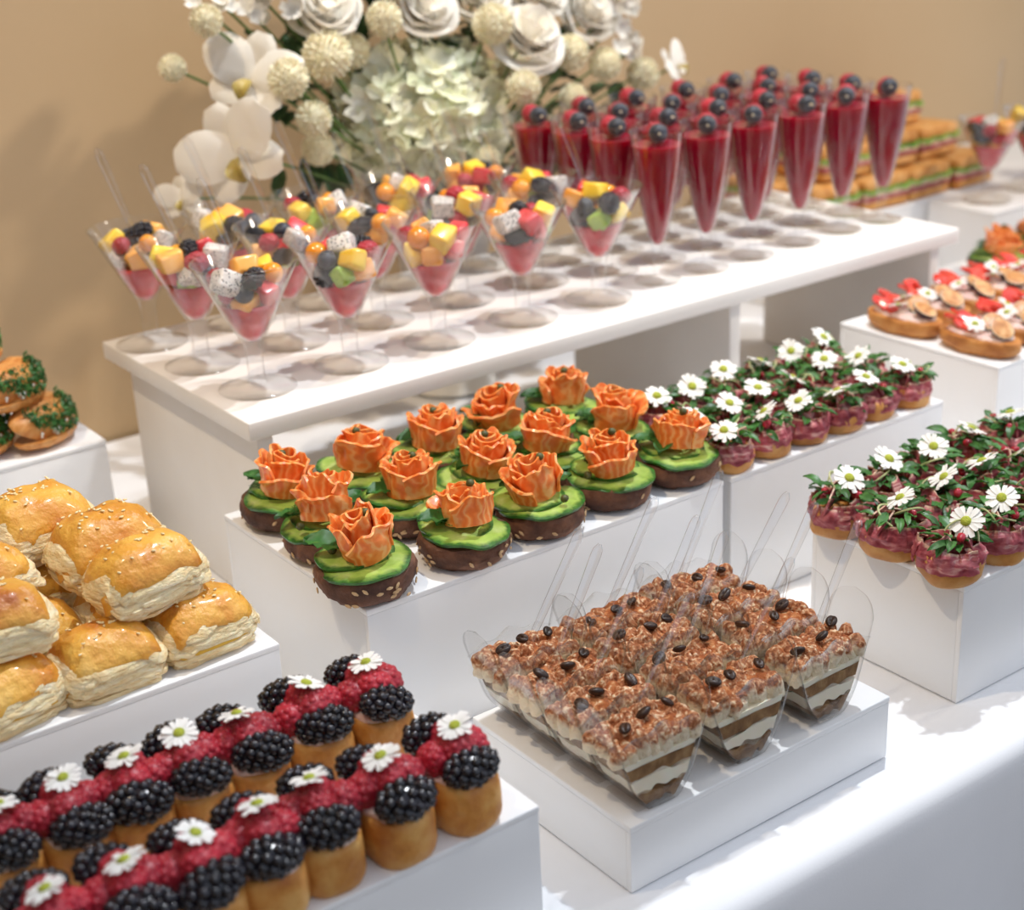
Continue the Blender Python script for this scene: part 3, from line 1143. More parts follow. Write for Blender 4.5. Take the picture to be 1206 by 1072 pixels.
HB = [[(.741, .766), (.7795, .766), (.820, .766), (.858, .764), (.897, .766), (.938, .766)],
      [(.744, .806), (.781, .806), (.819, .808), (.857, .808), (.896, .812), (.935, .808)],
      [(.745, .848), (.782, .847), (.820, .852), (.858, .850), (.896, .850), (.936, .854)]]
HD = [[(-.014, -.010), (-.004, -.002), (-.010, -.004), (-.010, -.006), (-.010, -.002), (-.008, -.002)],
      [(-.012, -.012), (-.012, -.012), (-.010, -.004), (-.012, -.006), (0, .004), (-.014, -.006)],
      [(-.005, -.004), (-.008, -.006), (0, .002), (-.002, -.001), (-.004, -.001), (.002, .002)]]
for row, pts, ds in zip(('front', 'middle', 'back'), HB, HD):
    for k, ((x, y), d) in enumerate(zip(pts, ds)):
        ham_crostini(x, y, ZS, f'ham and arugula crostini, {ORD[k]} from left, {row} row, box beside the salmon bagels', 'ham crostini beside the salmon', .92, d)
HX = [[(.750, .569), (.797, .571), (.842, .572), (.888, .572), (.933, .572)],
      [(.750, .617), (.797, .617), (.842, .618), (.888, .618), (.933, .618)],
      [(.752, .664), (.797, .664), (.842, .665), (.888, .665), (.933, .665)]]
for row, pts in zip(('front', 'middle', 'back'), HX):
    for k, (x, y) in enumerate(pts):
        ham_crostini(x, y, ZB, f'ham and arugula crostini, {ORD[k]} from left, {row} row, box nearest the table edge', 'ham crostini near the table edge', 1.06, (R(.004) + .001, R(.004) - .004))

# ------------------------------------------------------------------ fig crostini


def boat_bread(seed):
    V, F, A = squad(.0205, .041, .0115, .62, .95, 36, 14)
    V = nz(V, .0012, 70, seed)
    V[:, 2] = np.where(V[:, 2] > .005, .005 + (V[:, 2] - .005) * .15, V[:, 2])
    V[:, 2] = np.maximum(V[:, 2] + .0105, 0)
    return G().add(nz(V, .0011, 200, seed), F).mesh('bread', 'tart_bread')


def fig_mesh(seed):
    gg = G()
    V, F, A = lathe([(0, .0012), (.004, .0013), (.0080, .0010), (.0100, .0003)], 22)
    gg.add(V, F, A)
    return gg.mesh('fig_flesh', 'fig_flesh')


def fig_skin(seed):
    V, F, A = lathe([(0, -.0085), (.0045, -.0078), (.0085, -.0048), (.0102, -.0005), (.0101, .0004), (.0096, .0004)], 22)
    return G().add(V, F).mesh('fig_half', 'fig_skin')


def berry_slice(seed):
    P = []
    for i in range(9):
        t = i / 8
        w = .0075 * math.sin(PI * (t * .85 + .1)) ** .8
        P.append([(s * w, .018 * (t - .5), .0006 * math.sin(t * 4 + s)) for s in (-1, -.5, 0, .5, 1)])
    return G().add(*strip(P, .003)).mesh('strawberry_slice', 'strawberry')


BB = [boat_bread(s) for s in range(3)]
FF, FS, SS = fig_mesh(0), fig_skin(0), berry_slice(0)
V, F, A = squad(.0165, .034, .0035, .8, .95, 30, 8)
FCR = G().add(nz(V, .0015, 120, 3) + np.array([0, 0, .0165]), F).mesh('cream', 'pink_cream')


def fig_crostini(x, y, rz, label):
    t = thing('fig_crostini', label, 'crostini', (x, y, ZF), (0, 0, rz), 'fig and strawberry crostini', .96)
    obj('bread', random.choice(BB), t)
    obj('cream', FCR, t)
    for (xx, yy) in ((-.002, -.024), (.008, -.009)):
        f = obj('fig_half', FS, t, (xx + R(.002), yy, .0265), (.45 + R(.2), R(.3) - .2, R(.5)), (1, 1.2, .9))
        obj('fig_flesh', FF, f)
    for k in range(6):
        obj('strawberry_slice', SS, t, ((-.007, .007)[k % 2] + R(.003), .010 + .0042 * k, .0215 + .0012 * k), (.45 + R(.3), R(.5), R(.9)), R(.75, 1.0))
    daisy(t, (-.010, .000 + R(.003), .0275), (.35, -.2), 1.0)
    if random.random() < .6:
        daisy(t, (.006, .008, .030), (.35, .2), .95)


FG = [(1.078, .802), (1.124, .806), (1.170, .808), (1.216, .808), (1.262, .808), (1.308, .808)]
FG2 = [(1.076, .884), (1.122, .890), (1.168, .890), (1.214, .890), (1.260, .890), (1.306, .890)]
for row, pts in (('front', FG), ('back', FG2)):
    for k, (x, y) in enumerate(pts):
        fig_crostini(x, y, R(.08) + .05, f'fig and strawberry crostini, {ORD[k]} from left in the {row} row')

# ------------------------------------------------------------------ tiramisu cups


def prof_x(z):
    """half width of the cup inside at height z"""
    z = max(0, z)
    w = .0150 + .0178 * (min(z, .05) / .046) ** .95
    if z < .017:
        w *= .34 + .66 * math.sqrt(max(0, 1 - (1 - z / .017) ** 2))
    return w


CW = .0168     # half depth of a cup


def cup_mesh():
    gg = G()
    prof = []
    for z in np.linspace(.046, .004, 12):
        prof.append((-prof_x(z) - .0006, z))
    for z in (.0028, .0020, .0015):
        prof.append((-prof_x(z) - .0006, z))
    nl_ = len(prof)
    prof += [(-.003, .0012), (.003, .0012)]
    prof += [(-x, z) for x, z in prof[:nl_][::-1]]
    nv = 9
    P = []
    ear = []
    dx, dz = -.22, .976
    for k in range(1, 8):
        s = k / 7
        ear.append((prof[0][0] + dx * .0150 * s, prof[0][1] + dz * .0150 * s, math.sqrt(max(0, 1 - s * s)) + .02))
    full = [(x, z, w) for x, z, w in ear[::-1]] + [(x, z, 1) for x, z in prof] + [(-x, z, w) for x, z, w in ear]
    for x, z, w in full:
        P.append([(x, CW * w * q, z) for q in np.linspace(-1, 1, nv)])
    gg.add(*strip(P, .0009))
    # flat front and back panels with a wavy upper edge
    n = 33
    for sy in (-1, 1):
        P = []
        for i in range(n):
            u = -1 + 2 * i / (n - 1)
            top = .0405 + .0050 * (1 - math.cos(u * PI * 1.0)) * .5 * -1 + .005 + .0030 * math.cos(u * 3 * PI) * .5
            x = u * (prof_x(.043))
            lo = .0014
            while prof_x(lo) < abs(x) - .0002 and lo < .045:
                lo += .0004
            lo = min(lo, top - .0004)
            P.append([(x, sy * CW, lo + (top - lo) * q) for q in np.linspace(0, 1, 5)])
        gg.add(*strip(P, .0008))
    # foot
    V, F = bevbox(.0165, .0140, .0009, .0006)
    gg.add(V + np.array([0, 0, .0010]), F)
    return gg.mesh('cup', 'clear_cup', auto=None)


def layer_mesh(z0, z1, seed, mat, name, wav=.0012):
    n, m = 25, 9
    hw = CW - .0014
    V, F = [], []
    for lay in (0, 1):
        z = (z0, z1)[lay]
        for i in range(n):
            u = -1 + 2 * i / (n - 1)
            for j in range(m):
                v = -1 + 2 * j / (m - 1)
                zz = z + wav * mnoise.noise(Vector((u * 2.2, v * 1.4, seed + lay * (1 if z1 > .001 else 0) + z * 700)))
                w = prof_x(max(0.0, zz)) - .0012
                V.append((u * w, v * hw, zz))
    N0 = n * m
    F += gridf(n, m, flip=True) and [tuple(f[::-1]) for f in gridf(n, m)]
    F += gridf(n, m, off=N0)
    for i in range(n - 1):
        a, b = i * m, (i + 1) * m
        F.append((a, b, b + N0, a + N0))
        a, b = a + m - 1, b + m - 1
        F.append((b, a, a + N0, b + N0))
    for j in range(m - 1):
        F.append((j + 1, j, j + N0, j + 1 + N0))
        a = (n - 1) * m + j
        F.append((a, a + 1, a + 1 + N0, a + N0))
    return G().add(V, F).mesh(name, mat, auto=40)


def dollop(seed):
    pr = [(0, 0), (.0042, 0), (.0054, .0020), (.0056, .0060), (.0052, .0095), (.0040, .0122), (.0020, .0140), (0, .0148)]
    V, F, A = lathe(pr, 16)
    V = nz(nz(V, .0024, 130, seed), .0009, 500, seed)
    A = [(0, max(.001, z / .0148)) for (_, _, z) in V]
    return G().add(V, F, A).mesh('cream_dollop', 'cream_cocoa')


CUP = cup_mesh()
DOL = [dollop(s) for s in range(5)]
LAY = [[layer_mesh(.0032, .0100, s, 'sponge', 'coffee_sponge', .0045), layer_mesh(.0103, .0190, s, 'cream', 'mascarpone_layer', .0045), layer_mesh(.0188, .0262, s + 3, 'sponge', 'coffee_sponge', .0012), layer_mesh(.0262, .0292, s + 5, 'cream', 'mascarpone_layer', .0008)] for s in (1.0, 2.0, 3.0)]


def cocoa_sheet(seed):
    P = []
    for i in range(21):
        u = -1 + 2 * i / 20
        P.append([(u * .0275, v * .0120, .0372 + .0035 * mnoise.noise(Vector((u * 5, v * 2, seed))) - .0022 * (abs(u) ** 6 + abs(v) ** 6)) for v in np.linspace(-1, 1, 11)])
    return G().add(*strip(P, .0018)).mesh('cocoa_dusting', 'cocoa')


CO = [cocoa_sheet(s) for s in (1.5, 2.5, 3.5)]


def bean_mesh():
    V, F = ico(3)
    V = V * np.array([.0034, .0046, .0024])
    for k in range(len(V)):
        if V[k][2] > 0:
            V[k][2] *= .75 - .7 * math.exp(-(V[k][0] / .0006) ** 2)
    return G().add(V, F).mesh('coffee_bean', 'coffee_bean')


BEAN = bean_mesh()


def fork_mesh(L_, w0, w1):
    P = []
    for i in range(30):
        t = i / 29
        if t < .30:      # bowl end
            w = w0 * 1.9 * (math.sin(PI * min(1, (t / .30) * .80 + .20)) ** .6) * .5 + w0 * .5
        else:
            w = w0 + (w1 - w0) * ((t - .30) / .70)
            if t > .93:
                w *= math.sqrt(max(.05, 1 - ((t - .93) / .07) ** 2))
        dip = .004 * math.exp(-((t - .14) / .10) ** 2)
        P.append([(s * w / 2, 0 + .0011 * abs(s) ** 2 - dip * (1 - s * s), L_ * t) for s in (-1, -.85, -.4, 0, .4, .85, 1)])
    return G().add(*strip(P, .0010)).mesh('plastic_spoon', 'clear_fork', auto=None)


FORK = fork_mesh(.098, .0036, .0062)
COLX = [.479, .547, .614]
ROWY = [.5605, .5965, .6325, .6685]
for j, y in enumerate(ROWY):
    for i, x in enumerate(COLX):
        lab = f'{ORD[i]} from left, {ORD[j]} row from front'
        t = thing('tiramisu_cup', f'clear tiramisu cup dusted with cocoa, {lab}', 'dessert cup', (x, y, ZT + .0002), (0, 0, R(.03)), 'tiramisu cups on the low box', (1, 1, 1.16))
        obj('cup', CUP, t)
        for m in random.choice(LAY):
            obj(m.name.split('.')[0], m, t)
        for a in range(8):
            for b in range(3):
                obj('cream_dollop', random.choice(DOL), t, ((a - 3.5) * .0074 + R(.0006), (b - 1) * .0098 + R(.0006), .0278 + R(.0008)), (R(.18), R(.18), R(PI)), (R(.9, 1.2), R(1.0, 1.2), R(.8, 1.12)))
        obj('cocoa_dusting', random.choice(CO), t, (0, 0, .0008), (0, 0, PI * random.randint(0, 1)))
        for k in range(3):
            obj('coffee_bean', BEAN, t, ((k - 1) * .018 + R(.004), R(.006), .0435), (R(.5), R(.5), R(PI)), R(.9, 1.1))
        f = obj('plastic_spoon', FORK, None, (x - .012 + R(.004), y + R(.004) + .003, ZT + .031), (0, 0, 0))
        d = Vector((.63 + R(.05), .12 + R(.08), .72))
        aim(f, d, (-.3, -.7, .65))
        tag(f, f'clear plastic spoon in the tiramisu cup, {lab}', 'spoon', 'spoons in the tiramisu cups')

# ------------------------------------------------------------------ fruit glasses


def martini_mesh():
    gg = G()
    out = [(.0075, .0045), (.0066, .010), (.0064, .020), (.0068, .030), (.0078, .0372), (.0130, .0460), (.0272, .0740), (.0396, .0980), (.0404, .0990), (.0406, .0997), (.0402, .1003), (.0395, .1004)]
    inn = [(.0390, .0998), (.0388, .0984), (.0265, .0745), (.0120, .0464), (.0062, .0392), (0, .0385)]
    V, F, A = lathe(out + inn, 40)
    return gg.add(V, F).mesh('martini_glass', 'clear_plastic', auto=None)


MART = martini_mesh()
V, F, A = lathe([(0, .0), (.029, .0), (.0300, .0008), (.0298, .0016), (.022, .0022), (.012, .0030), (.0075, .0045)], 40)
MFOOT = G().add(V, F).mesh('foot', 'clear_foot', auto=None)
V, F, A = lathe([(0, .0388), (.0060, .0394), (.0118, .0466), (.0215, .0655), (.0200, .0680), (.010, .0670), (0, .0680)], 24)
PUR = G().add(nz(V, .0009, 120, 2), F).mesh('red_fruit_puree', 'puree')


def cube_mesh(h, mat, seed):
    V, F = bevbox(h, h * .92, h * .86, h * .34, 3)
    return G().add(nz(V, h * .28, 75, seed), F).mesh(mat, mat)


FRM = {}
for nm, mat in (('melon_cube', 'melon'), ('mango_cube', 'mango'), ('watermelon_cube', 'watermelon'), ('dragon_fruit_cube', 'dragonfruit'), ('kiwi_piece', 'kiwi')):
    FRM[nm] = [cube_mesh(.0094, mat, s) for s in (1, 2, 3)]
V, F = ico(3)
FRM['physalis'] = [G().add(V * .0086, F).mesh('physalis', 'physalis')]
bv = V * .0076
for k in range(len(bv)):
    q = math.hypot(bv[k][0], bv[k][1])
    if bv[k][2] > 0 and q < .0028:
        bv[k][2] -= .0016 * (1 - (q / .0028) ** 2) if q < .002 else -.0005
FRM['blueberry'] = [G().add(bv, F).mesh('blueberry', 'blueberry')]
FRM['blackberry'] = ME['blackberry']
FRM['raspberry'] = ME['raspberry']
DESC = {'melon_cube': 'orange melon cube', 'mango_cube': 'yellow mango cube', 'watermelon_cube': 'red watermelon cube', 'dragon_fruit_cube': 'speckled dragon fruit cube',
        'kiwi_piece': 'green kiwi piece', 'physalis': 'shiny orange physalis', 'blueberry': 'dark blueberry', 'blackberry': 'glossy blackberry', 'raspberry': 'red raspberry'}
SPOONM = fork_mesh(.108, .0042, .0080)


def fruit_glass(x, y, z, lab, group, seed, lean):
    rs = random.Random(seed)
    t = thing('fruit_glass', f'clear martini glass of cut fruit, {lab}', 'glass', (x, y, z + .0003), (0, 0, 0), group)
    obj('bowl', MART, t)
    obj('foot', MFOOT, t)
    obj('red_fruit_puree', PUR, t)
    low = ['watermelon_cube', 'kiwi_piece', 'mango_cube', 'melon_cube']
    mid = ['melon_cube', 'blueberry', 'mango_cube', 'watermelon_cube', 'dragon_fruit_cube', 'kiwi_piece', 'blackberry', 'raspberry']
    upp = ['dragon_fruit_cube', 'physalis', 'raspberry', 'melon_cube', 'watermelon_cube', 'blueberry', 'blackberry', 'mango_cube']
    rs.shuffle(low)
    rs.shuffle(mid)
    rs.shuffle(upp)
    spots = [('lowest', low[k], .0105, 2 * PI * k / 3 + rs.uniform(-.1, .1), .0705) for k in range(3)]
    spots += [('middle', mid[k], .0165, 2 * PI * k / 6 + rs.uniform(-.12, .12), .0780) for k in range(6)] + [('middle', mid[6], .002, 0, .0790)]
    spots += [('top', upp[k], .0200, 2 * PI * (k + .4) / 6 + rs.uniform(-.12, .12), .0895) for k in range(6)] + [('top', upp[6], .003, 1, .0930)]
    for (lev, kind, r, a, h) in spots:
        o = obj(kind, rs.choice(FRM[kind]), None, (x + r * math.cos(a), y + r * math.sin(a), z + h + rs.uniform(-.0018, .0018)), (rs.uniform(-.6, .6), rs.uniform(-.6, .6), rs.uniform(0, 6)),
                rs.uniform(.84, 1.08) * (.86 if kind in ('blackberry', 'raspberry') else 1))
        tag(o, f'{lev} {DESC[kind]} in fruit glass, {lab}', 'fruit', 'fruit in the glasses')
    f = obj('plastic_spoon', SPOONM, None, (x + .010, y + .006, z + .060))
    d = Vector(lean)
    aim(f, d)
    tag(f, f'clear plastic spoon in the fruit glass {lab}', 'spoon', 'spoons in the fruit glasses')


MX = [.489, .572, .656, .742, .826]
for row, yy in (('front', 1.017), ('middle', 1.1105), ('back', 1.1765)):
    for k, x in enumerate(MX):
        off = 0 if row != 'back' else (.0)
        xx = x - (.006 if row == 'middle' else .012 if row == 'back' else 0.0)
        if row == 'middle':
            yy2 = 1.100
        elif row == 'back':
            yy2 = 1.183
        else:
            yy2 = yy
        fruit_glass(xx, yy2, ZR, f'{row} row, {ORD[k]} from left', 'fruit glasses on the riser', 10 * k + len(row), (-.28 + R(.06), .10 + R(.05), .93))
for k, (x, y) in enumerate(((1.553, 1.160), (1.64, 1.162), (1.735, 1.160), (1.83, 1.160))):
    fruit_glass(x, y, ZS, f'far box, {ORD[k]} from left', 'far fruit glasses', 100 + k, (-.1 + R(.2), R(.15), .97))

# ------------------------------------------------------------------ red drinks


def flute_mesh():
    out = [(.0042, .006), (.0036, .012), (.0040, .022), (.0054, .030), (.0088, .042), (.0142, .066), (.0198, .098), (.0245, .1345), (.0250, .1354), (.0250, .1361), (.0244, .1365)]
    inn = [(.0239, .1360), (.0238, .1346), (.0191, .098), (.0135, .066), (.0081, .043), (.004, .0345), (0, .0335)]
    V, F, A = lathe(out + inn, 32)
    return G().add(V, F).mesh('flute_glass', 'clear_plastic', auto=None)


FLU = flute_mesh()
V, F, A = lathe([(0, 0), (.0205, 0), (.0215, .0007), (.0212, .0014), (.014, .0021), (.0070, .0032), (.0042, .006)], 32)
FFOOT = G().add(V, F).mesh('foot', 'clear_foot', auto=None)
V, F, A = lathe([(0, .0338), (.0038, .0347), (.0080, .0432), (.0134, .066), (.0190, .098), (.0223, .1236), (.0223, .1242), (.0100, .1240), (0, .1240)], 32)
DRK = G().add(V, F).mesh('red_drink', 'drink')
PICK = G().add(*tube([(0, -.0195, 0), (0, 0, 0), (0, .0175, 0)], .0011, 8)).mesh('pick', 'pick_wood')
FX = [.899, .958, 1.021, 1.087, 1.150, 1.208]
FY = [1.022, 1.077, 1.131, 1.184]
for j, yy in enumerate(FY):
    for i, x in enumerate(FX):
        lab = f'{ORD[i]} from left, {ORD[j]} row from the front'
        x1, y1 = x + R(.002) - .003 * j, yy + R(.002) + .002 * i * (j == 0)
        t = thing('flute_glass', f'clear flute glass of red drink, {lab}', 'glass', (x1, y1, ZR + .0003), group='flutes of red drink')
        obj('bowl', FLU, t)
        obj('foot', FFOOT, t)
        obj('red_drink', DRK, t)
        s = thing('berry_pick', f'raspberry and blueberry pick on the flute glass, {lab}', 'garnish', (x1 - .001 + R(.001), y1 - .001, ZR + .1345), (-.12 + R(.1), 0, -.45 + R(.35)), 'berry picks on the flutes')
        obj('pick', PICK, s)
        obj('blueberry', FRM['blueberry'][0], s, (0, -.0095, 0), (PI / 2, 0, R(1)), 1.12)
        obj('raspberry', ME['raspberry'][0], s, (0, .0065, 0), (0, R(1), 0), 1.0)

# ------------------------------------------------------------------ flowers
fa = thing('flower_arrangement', 'big white arrangement of hydrangea, roses, orchids and pompons by the wall', 'flowers', (.86, 1.315, .0005))
F0 = Vector((.86, 1.315, .0005))
V, F, A = lathe([(0, 0), (.045, 0), (.05, .004), (.042, .02), (.034, .06), (.04, .10), (.05, .16), (.046, .19), (.043, .19), (.043, .10), (0, .09)], 32)
obj('vase', G().add(V, F).mesh('vase', 'vase_white'), fa)


def floret_petal(seed, ln, w, cup):
    P = []
    for i in range(6):
        t = i / 5
        ww = w * (.25 + 1.5 * t - .95 * t ** 3)
        P.append([(s * ww / 2, ln * t, cup * ln * t * t + abs(s) ** 2 * .12 * w + .0006 * mnoise.noise(Vector((t * 4, s * 2, seed)))) for s in (-1, -.5, 0, .5, 1)])
    return strip(P, .0005)


def floret(seed):
    gg = G()
    for k in range(4):
        V, F, A = floret_petal(seed + k, .0175, .0175, .35)
        gg.add(V, F, None, Matrix.Rotation(k * PI / 2 + .1 * seed, 4, 'Z'))
    return gg.mesh('floret', 'flower_green')


FLO = [floret(s) for s in range(4)]


def orient(o, d, roll=0):
    o.rotation_euler = (Vector(d).to_track_quat('Z', 'Y') @ Euler((0, 0, roll)).to_quaternion()).to_euler()


def rel(x, y, z):
    return Vector((x, y, z)) - F0


def core(r, mat):
    V, F = ico(2)
    return G().add(nz(V * r, r * .1, 3 / r), F).mesh('flower_core', mat)


def hydrangea(x, y, z, r):
    h = obj('hydrangea', core(r * .80, 'flower_green'), fa, rel(x, y, z), sc=(1.04, .85, .80))
    n = 150
    for k in range(n):
        zz = 1 - 2 * (k + .5) / n
        a = k * 2.39996
        q = math.sqrt(1 - zz * zz)
        d = Vector((q * math.cos(a), q * math.sin(a), zz))
        if d.y > .55:
            continue
        o = obj('floret', random.choice(FLO), h, d * r * R(.84, .97))
        orient(o, d + Vector((R(.45), R(.45), R(.45))), R(PI))
        s = R(.95, 1.35)
        o.scale = (s, s, s)


def rose_petal_mesh(seed):
    P = []
    n, m = 12, 8
    for i in range(n):
        u = -1 + 2 * i / (n - 1)
        row = []
        for j in range(m):
            v = j / (m - 1)
            a = u * 1.05
            r = .45 + .55 * v ** .8
            lip = .32 * max(0, v - .72)
            h = (1.05 * v) * (1 - .22 * abs(u) ** 3)
            row.append(((r + lip) * math.sin(a), (r + lip) * math.cos(a) - .1, h * .72 - lip * .8 + .05 * mnoise.noise(Vector((u * 2, v * 2, seed)))))
        P.append(row)
    return G().add(*strip(P, .022)).mesh('petal', 'flower_white')


RPE = [rose_petal_mesh(s) for s in range(3)]


def rose(x, y, z, r, d):
    rt = obj('rose', core(r * .32, 'flower_white'), fa, rel(x, y, z))
    orient(rt, d)
    for ring, (n, s, lift) in enumerate(((3, .36, .34), (4, .52, .24), (5, .70, .10), (6, .90, -.08))):
        for k in range(n):
            o = obj('petal', random.choice(RPE), rt, (0, 0, r * lift - r * .25), (R(.2), R(.2), 2 * PI * k / n + ring * .6 + R(.25)), (r * s * R(.92, 1.08), r * s * R(.92, 1.08), r * (1.0 - .10 * ring) * R(.85, 1.1)))


def pompon_mesh(seed):
    rs = random.Random(seed)
    gg = G()
    V0, F0_ = ico(2)
    gg.add(V0 * .82, F0_)
    n = 210
    for k in range(n):
        z = 1 - 2 * (k + .5) / n
        a = k * 2.39996
        q = math.sqrt(1 - z * z)
        d = Vector((q * math.cos(a), q * math.sin(a), z))
        P = [[(-.05, 0, .70), (.05, 0, .70)], [(-.085, .01, .90), (.085, .01, .90)], [(-.045, .045, 1.0 + rs.uniform(-.03, .05)), (.045, .045, 1.0 + rs.uniform(-.03, .05))]]
        V, F, A = strip(P, .018)
        M4 = (d.to_track_quat('Z', 'Y') @ Euler((0, 0, rs.uniform(0, 6))).to_quaternion()).to_matrix().to_4x4()
        gg.add(V, F, None, M4)
    return gg.mesh('pompon', 'flower_cream')


POMP = [pompon_mesh(s) for s in (1, 2)]


def orchid_petal(seed):
    P = []
    for i in range(9):
        t = i / 8
        w = .78 * (math.sin(PI * (t * .86 + .07)) ** .6)
        P.append([(s * w / 2, t * .95, .10 * math.sin(t * 2.4) - .05 * abs(s) ** 2 + .05 * mnoise.noise(Vector((t * 3, s * 2, seed)))) for s in (-1, -.6, -.2, .2, .6, 1)])
    return G().add(*strip(P, .012)).mesh('petal', 'flower_white')


OPE = [orchid_petal(s) for s in range(2)]
lipg = G().add(*strip([[(s * .16 * math.sin(PI * (t * .8 + .15)), -.05 - .42 * t, .12 + .22 * math.sin(t * 3) + .1 * s * s) for s in (-1, -.5, 0, .5, 1)] for t in np.linspace(0, 1, 7)], .03))
OLIP = lipg.mesh('lip', 'orchid_lip')


def orchid(x, y, z, r, d, roll):
    oc = obj('orchid', core(r * .10, 'flower_green'), fa, rel(x, y, z))
    orient(oc, d, roll)
    for k, (a, s) in enumerate(((0, .95), (2.15, .9), (-2.15, .9), (1.15, 1.15), (-1.15, 1.15))):
        obj('petal', OPE[k % 2], oc, (0, 0, .002 * k), (R(.15) + .1, 0, a), r * s)
    obj('lip', OLIP, oc, (0, 0, .004), (0, 0, 0), r)


def small_bloom():
    gg = G()
    for k in range(5):
        V, F, A = floret_petal(k, .95, .8, .5)
        gg.add(np.array(V), F, None, Matrix.Rotation(k * 2 * PI / 5, 4, 'Z'))
    return gg.mesh('small_blossom', 'flower_white')


def petal5(seed):
    gg = G()
    for k in range(5):
        P = []
        for i in range(6):
            t = i / 5
            ww = .8 * (.25 + 1.5 * t - .95 * t ** 3)
            P.append([(s * ww / 2, .95 * t, .5 * t * t + abs(s) ** 2 * .1) for s in (-1, 0, 1)])
        V, F, A = strip(P, .03)
        gg.add(V, F, None, Matrix.Rotation(k * 2 * PI / 5, 4, 'Z'))
    return gg.mesh('small_blossom', 'flower_white')


SMB = petal5(0)
FOL = [leafy(s, 1.0, .55, 'foliage', .25, .05, 10) for s in range(3)]
STEMS = []


def stem(p0, p1):
    p0, p1 = Vector(p0), Vector(p1)
    mid = (p0 + p1) / 2 + Vector((0, .012, .02))
    pts = [(1 - t) ** 2 * p0 + 2 * t * (1 - t) * mid + t * t * p1 for t in np.linspace(0, 1, 9)]
    obj('stem', G().add(*tube([tuple(p) for p in pts], .0014, 7)).mesh('stem', 'stem_green'), fa)


CAMD = Vector((-.45, -.80, .30))
neck = Vector((0, 0, .17))
FLW = [('hyd', 0.830, 1.300, 0.293, 0.0880),
       ('rose', 0.721, 1.270, 0.407, 0.0324), ('rose', 0.827, 1.270, 0.397, 0.0322), ('rose', 0.931, 1.250, 0.358, 0.0385), ('rose', 0.901, 1.290, 0.404, 0.0334), ('rose', 1.047, 1.300, 0.366, 0.0338),
       ('rose', 0.789, 1.280, 0.438, 0.0317), ('rose', 0.674, 1.280, 0.445, 0.0272), ('rose', 0.980, 1.300, 0.400, 0.034), ('rose', 0.86, 1.30, 0.46, 0.036), ('rose', 0.95, 1.32, 0.45, 0.034),
       ('pom', 0.601, 1.270, 0.410, 0.0147), ('pom', 0.591, 1.330, 0.366, 0.0130), ('pom', 0.654, 1.230, 0.358, 0.0186), ('pom', 0.706, 1.250, 0.370, 0.0230), ('pom', 0.681, 1.240, 0.318, 0.0169),
       ('pom', 0.699, 1.270, 0.284, 0.0158), ('pom', 0.763, 1.240, 0.397, 0.0170), ('pom', 0.884, 1.240, 0.380, 0.0203), ('pom', 0.903, 1.220, 0.319, 0.0173), ('pom', 0.972, 1.230, 0.300, 0.0145),
       ('pom', 0.986, 1.250, 0.341, 0.0188), ('pom', 1.116, 1.290, 0.300, 0.0184), ('pom', 0.861, 1.230, 0.253, 0.0149), ('pom', 1.055, 1.280, 0.319, 0.0179), ('pom', 0.961, 1.260, 0.268, 0.0130),
       ('pom', 0.756, 1.290, 0.365, 0.0176), ('pom', 0.946, 1.300, 0.330, 0.0173),
       ('orchid', 0.641, 1.270, 0.354, 0.0365), ('orchid', 0.611, 1.250, 0.295, 0.0415), ('orchid', 0.574, 1.300, 0.253, 0.0186), ('orchid', 1.175, 1.310, 0.296, 0.0227),
       ('small', 1.085, 1.290, 0.353, 0.0081), ('small', 1.105, 1.290, 0.333, 0.0064), ('small', 1.074, 1.290, 0.371, 0.0089), ('small', 1.057, 1.290, 0.381, 0.0080), ('small', 1.091, 1.290, 0.371, 0.0072),
       ('small', 0.598, 1.280, 0.427, 0.0074), ('small', 0.623, 1.280, 0.422, 0.0074), ('small', 0.646, 1.280, 0.417, 0.0083), ('small', 0.665, 1.280, 0.421, 0.0076), ('small', 0.687, 1.270, 0.410, 0.0091), ('small', 1.098, 1.290, 0.390, 0.0081),
       ('leaf', 0.883, 1.290, 0.367, 0.0251), ('leaf', 0.956, 1.290, 0.252, 0.0353), ('leaf', 0.994, 1.310, 0.267, 0.0315), ('leaf', 0.777, 1.300, 0.370, 0.0202), ('leaf', 0.692, 1.310, 0.379, 0.0236),
       ('leaf', 0.940, 1.300, 0.231, 0.0310), ('leaf', 1.100, 1.320, 0.284, 0.0283), ('leaf', 0.772, 1.310, 0.350, 0.0204), ('leaf', 0.694, 1.310, 0.314, 0.0239), ('leaf', 0.845, 1.300, 0.367, 0.0249),
       ('leaf', 0.994, 1.290, 0.229, 0.0269), ('leaf', 0.904, 1.300, 0.348, 0.0255), ('leaf', 1.105, 1.300, 0.322, 0.0130), ('leaf', 0.737, 1.300, 0.255, 0.0246), ('leaf', 0.807, 1.300, 0.232, 0.0295),
       ('leaf', 1.02, 1.31, 0.30, 0.03), ('leaf', 1.03, 1.31, 0.335, 0.03), ('leaf', 0.90, 1.31, 0.27, 0.035), ('leaf', 0.72, 1.32, 0.34, 0.03), ('leaf', 0.97, 1.32, 0.37, 0.03), ('leaf', 0.80, 1.32, 0.41, 0.03)]
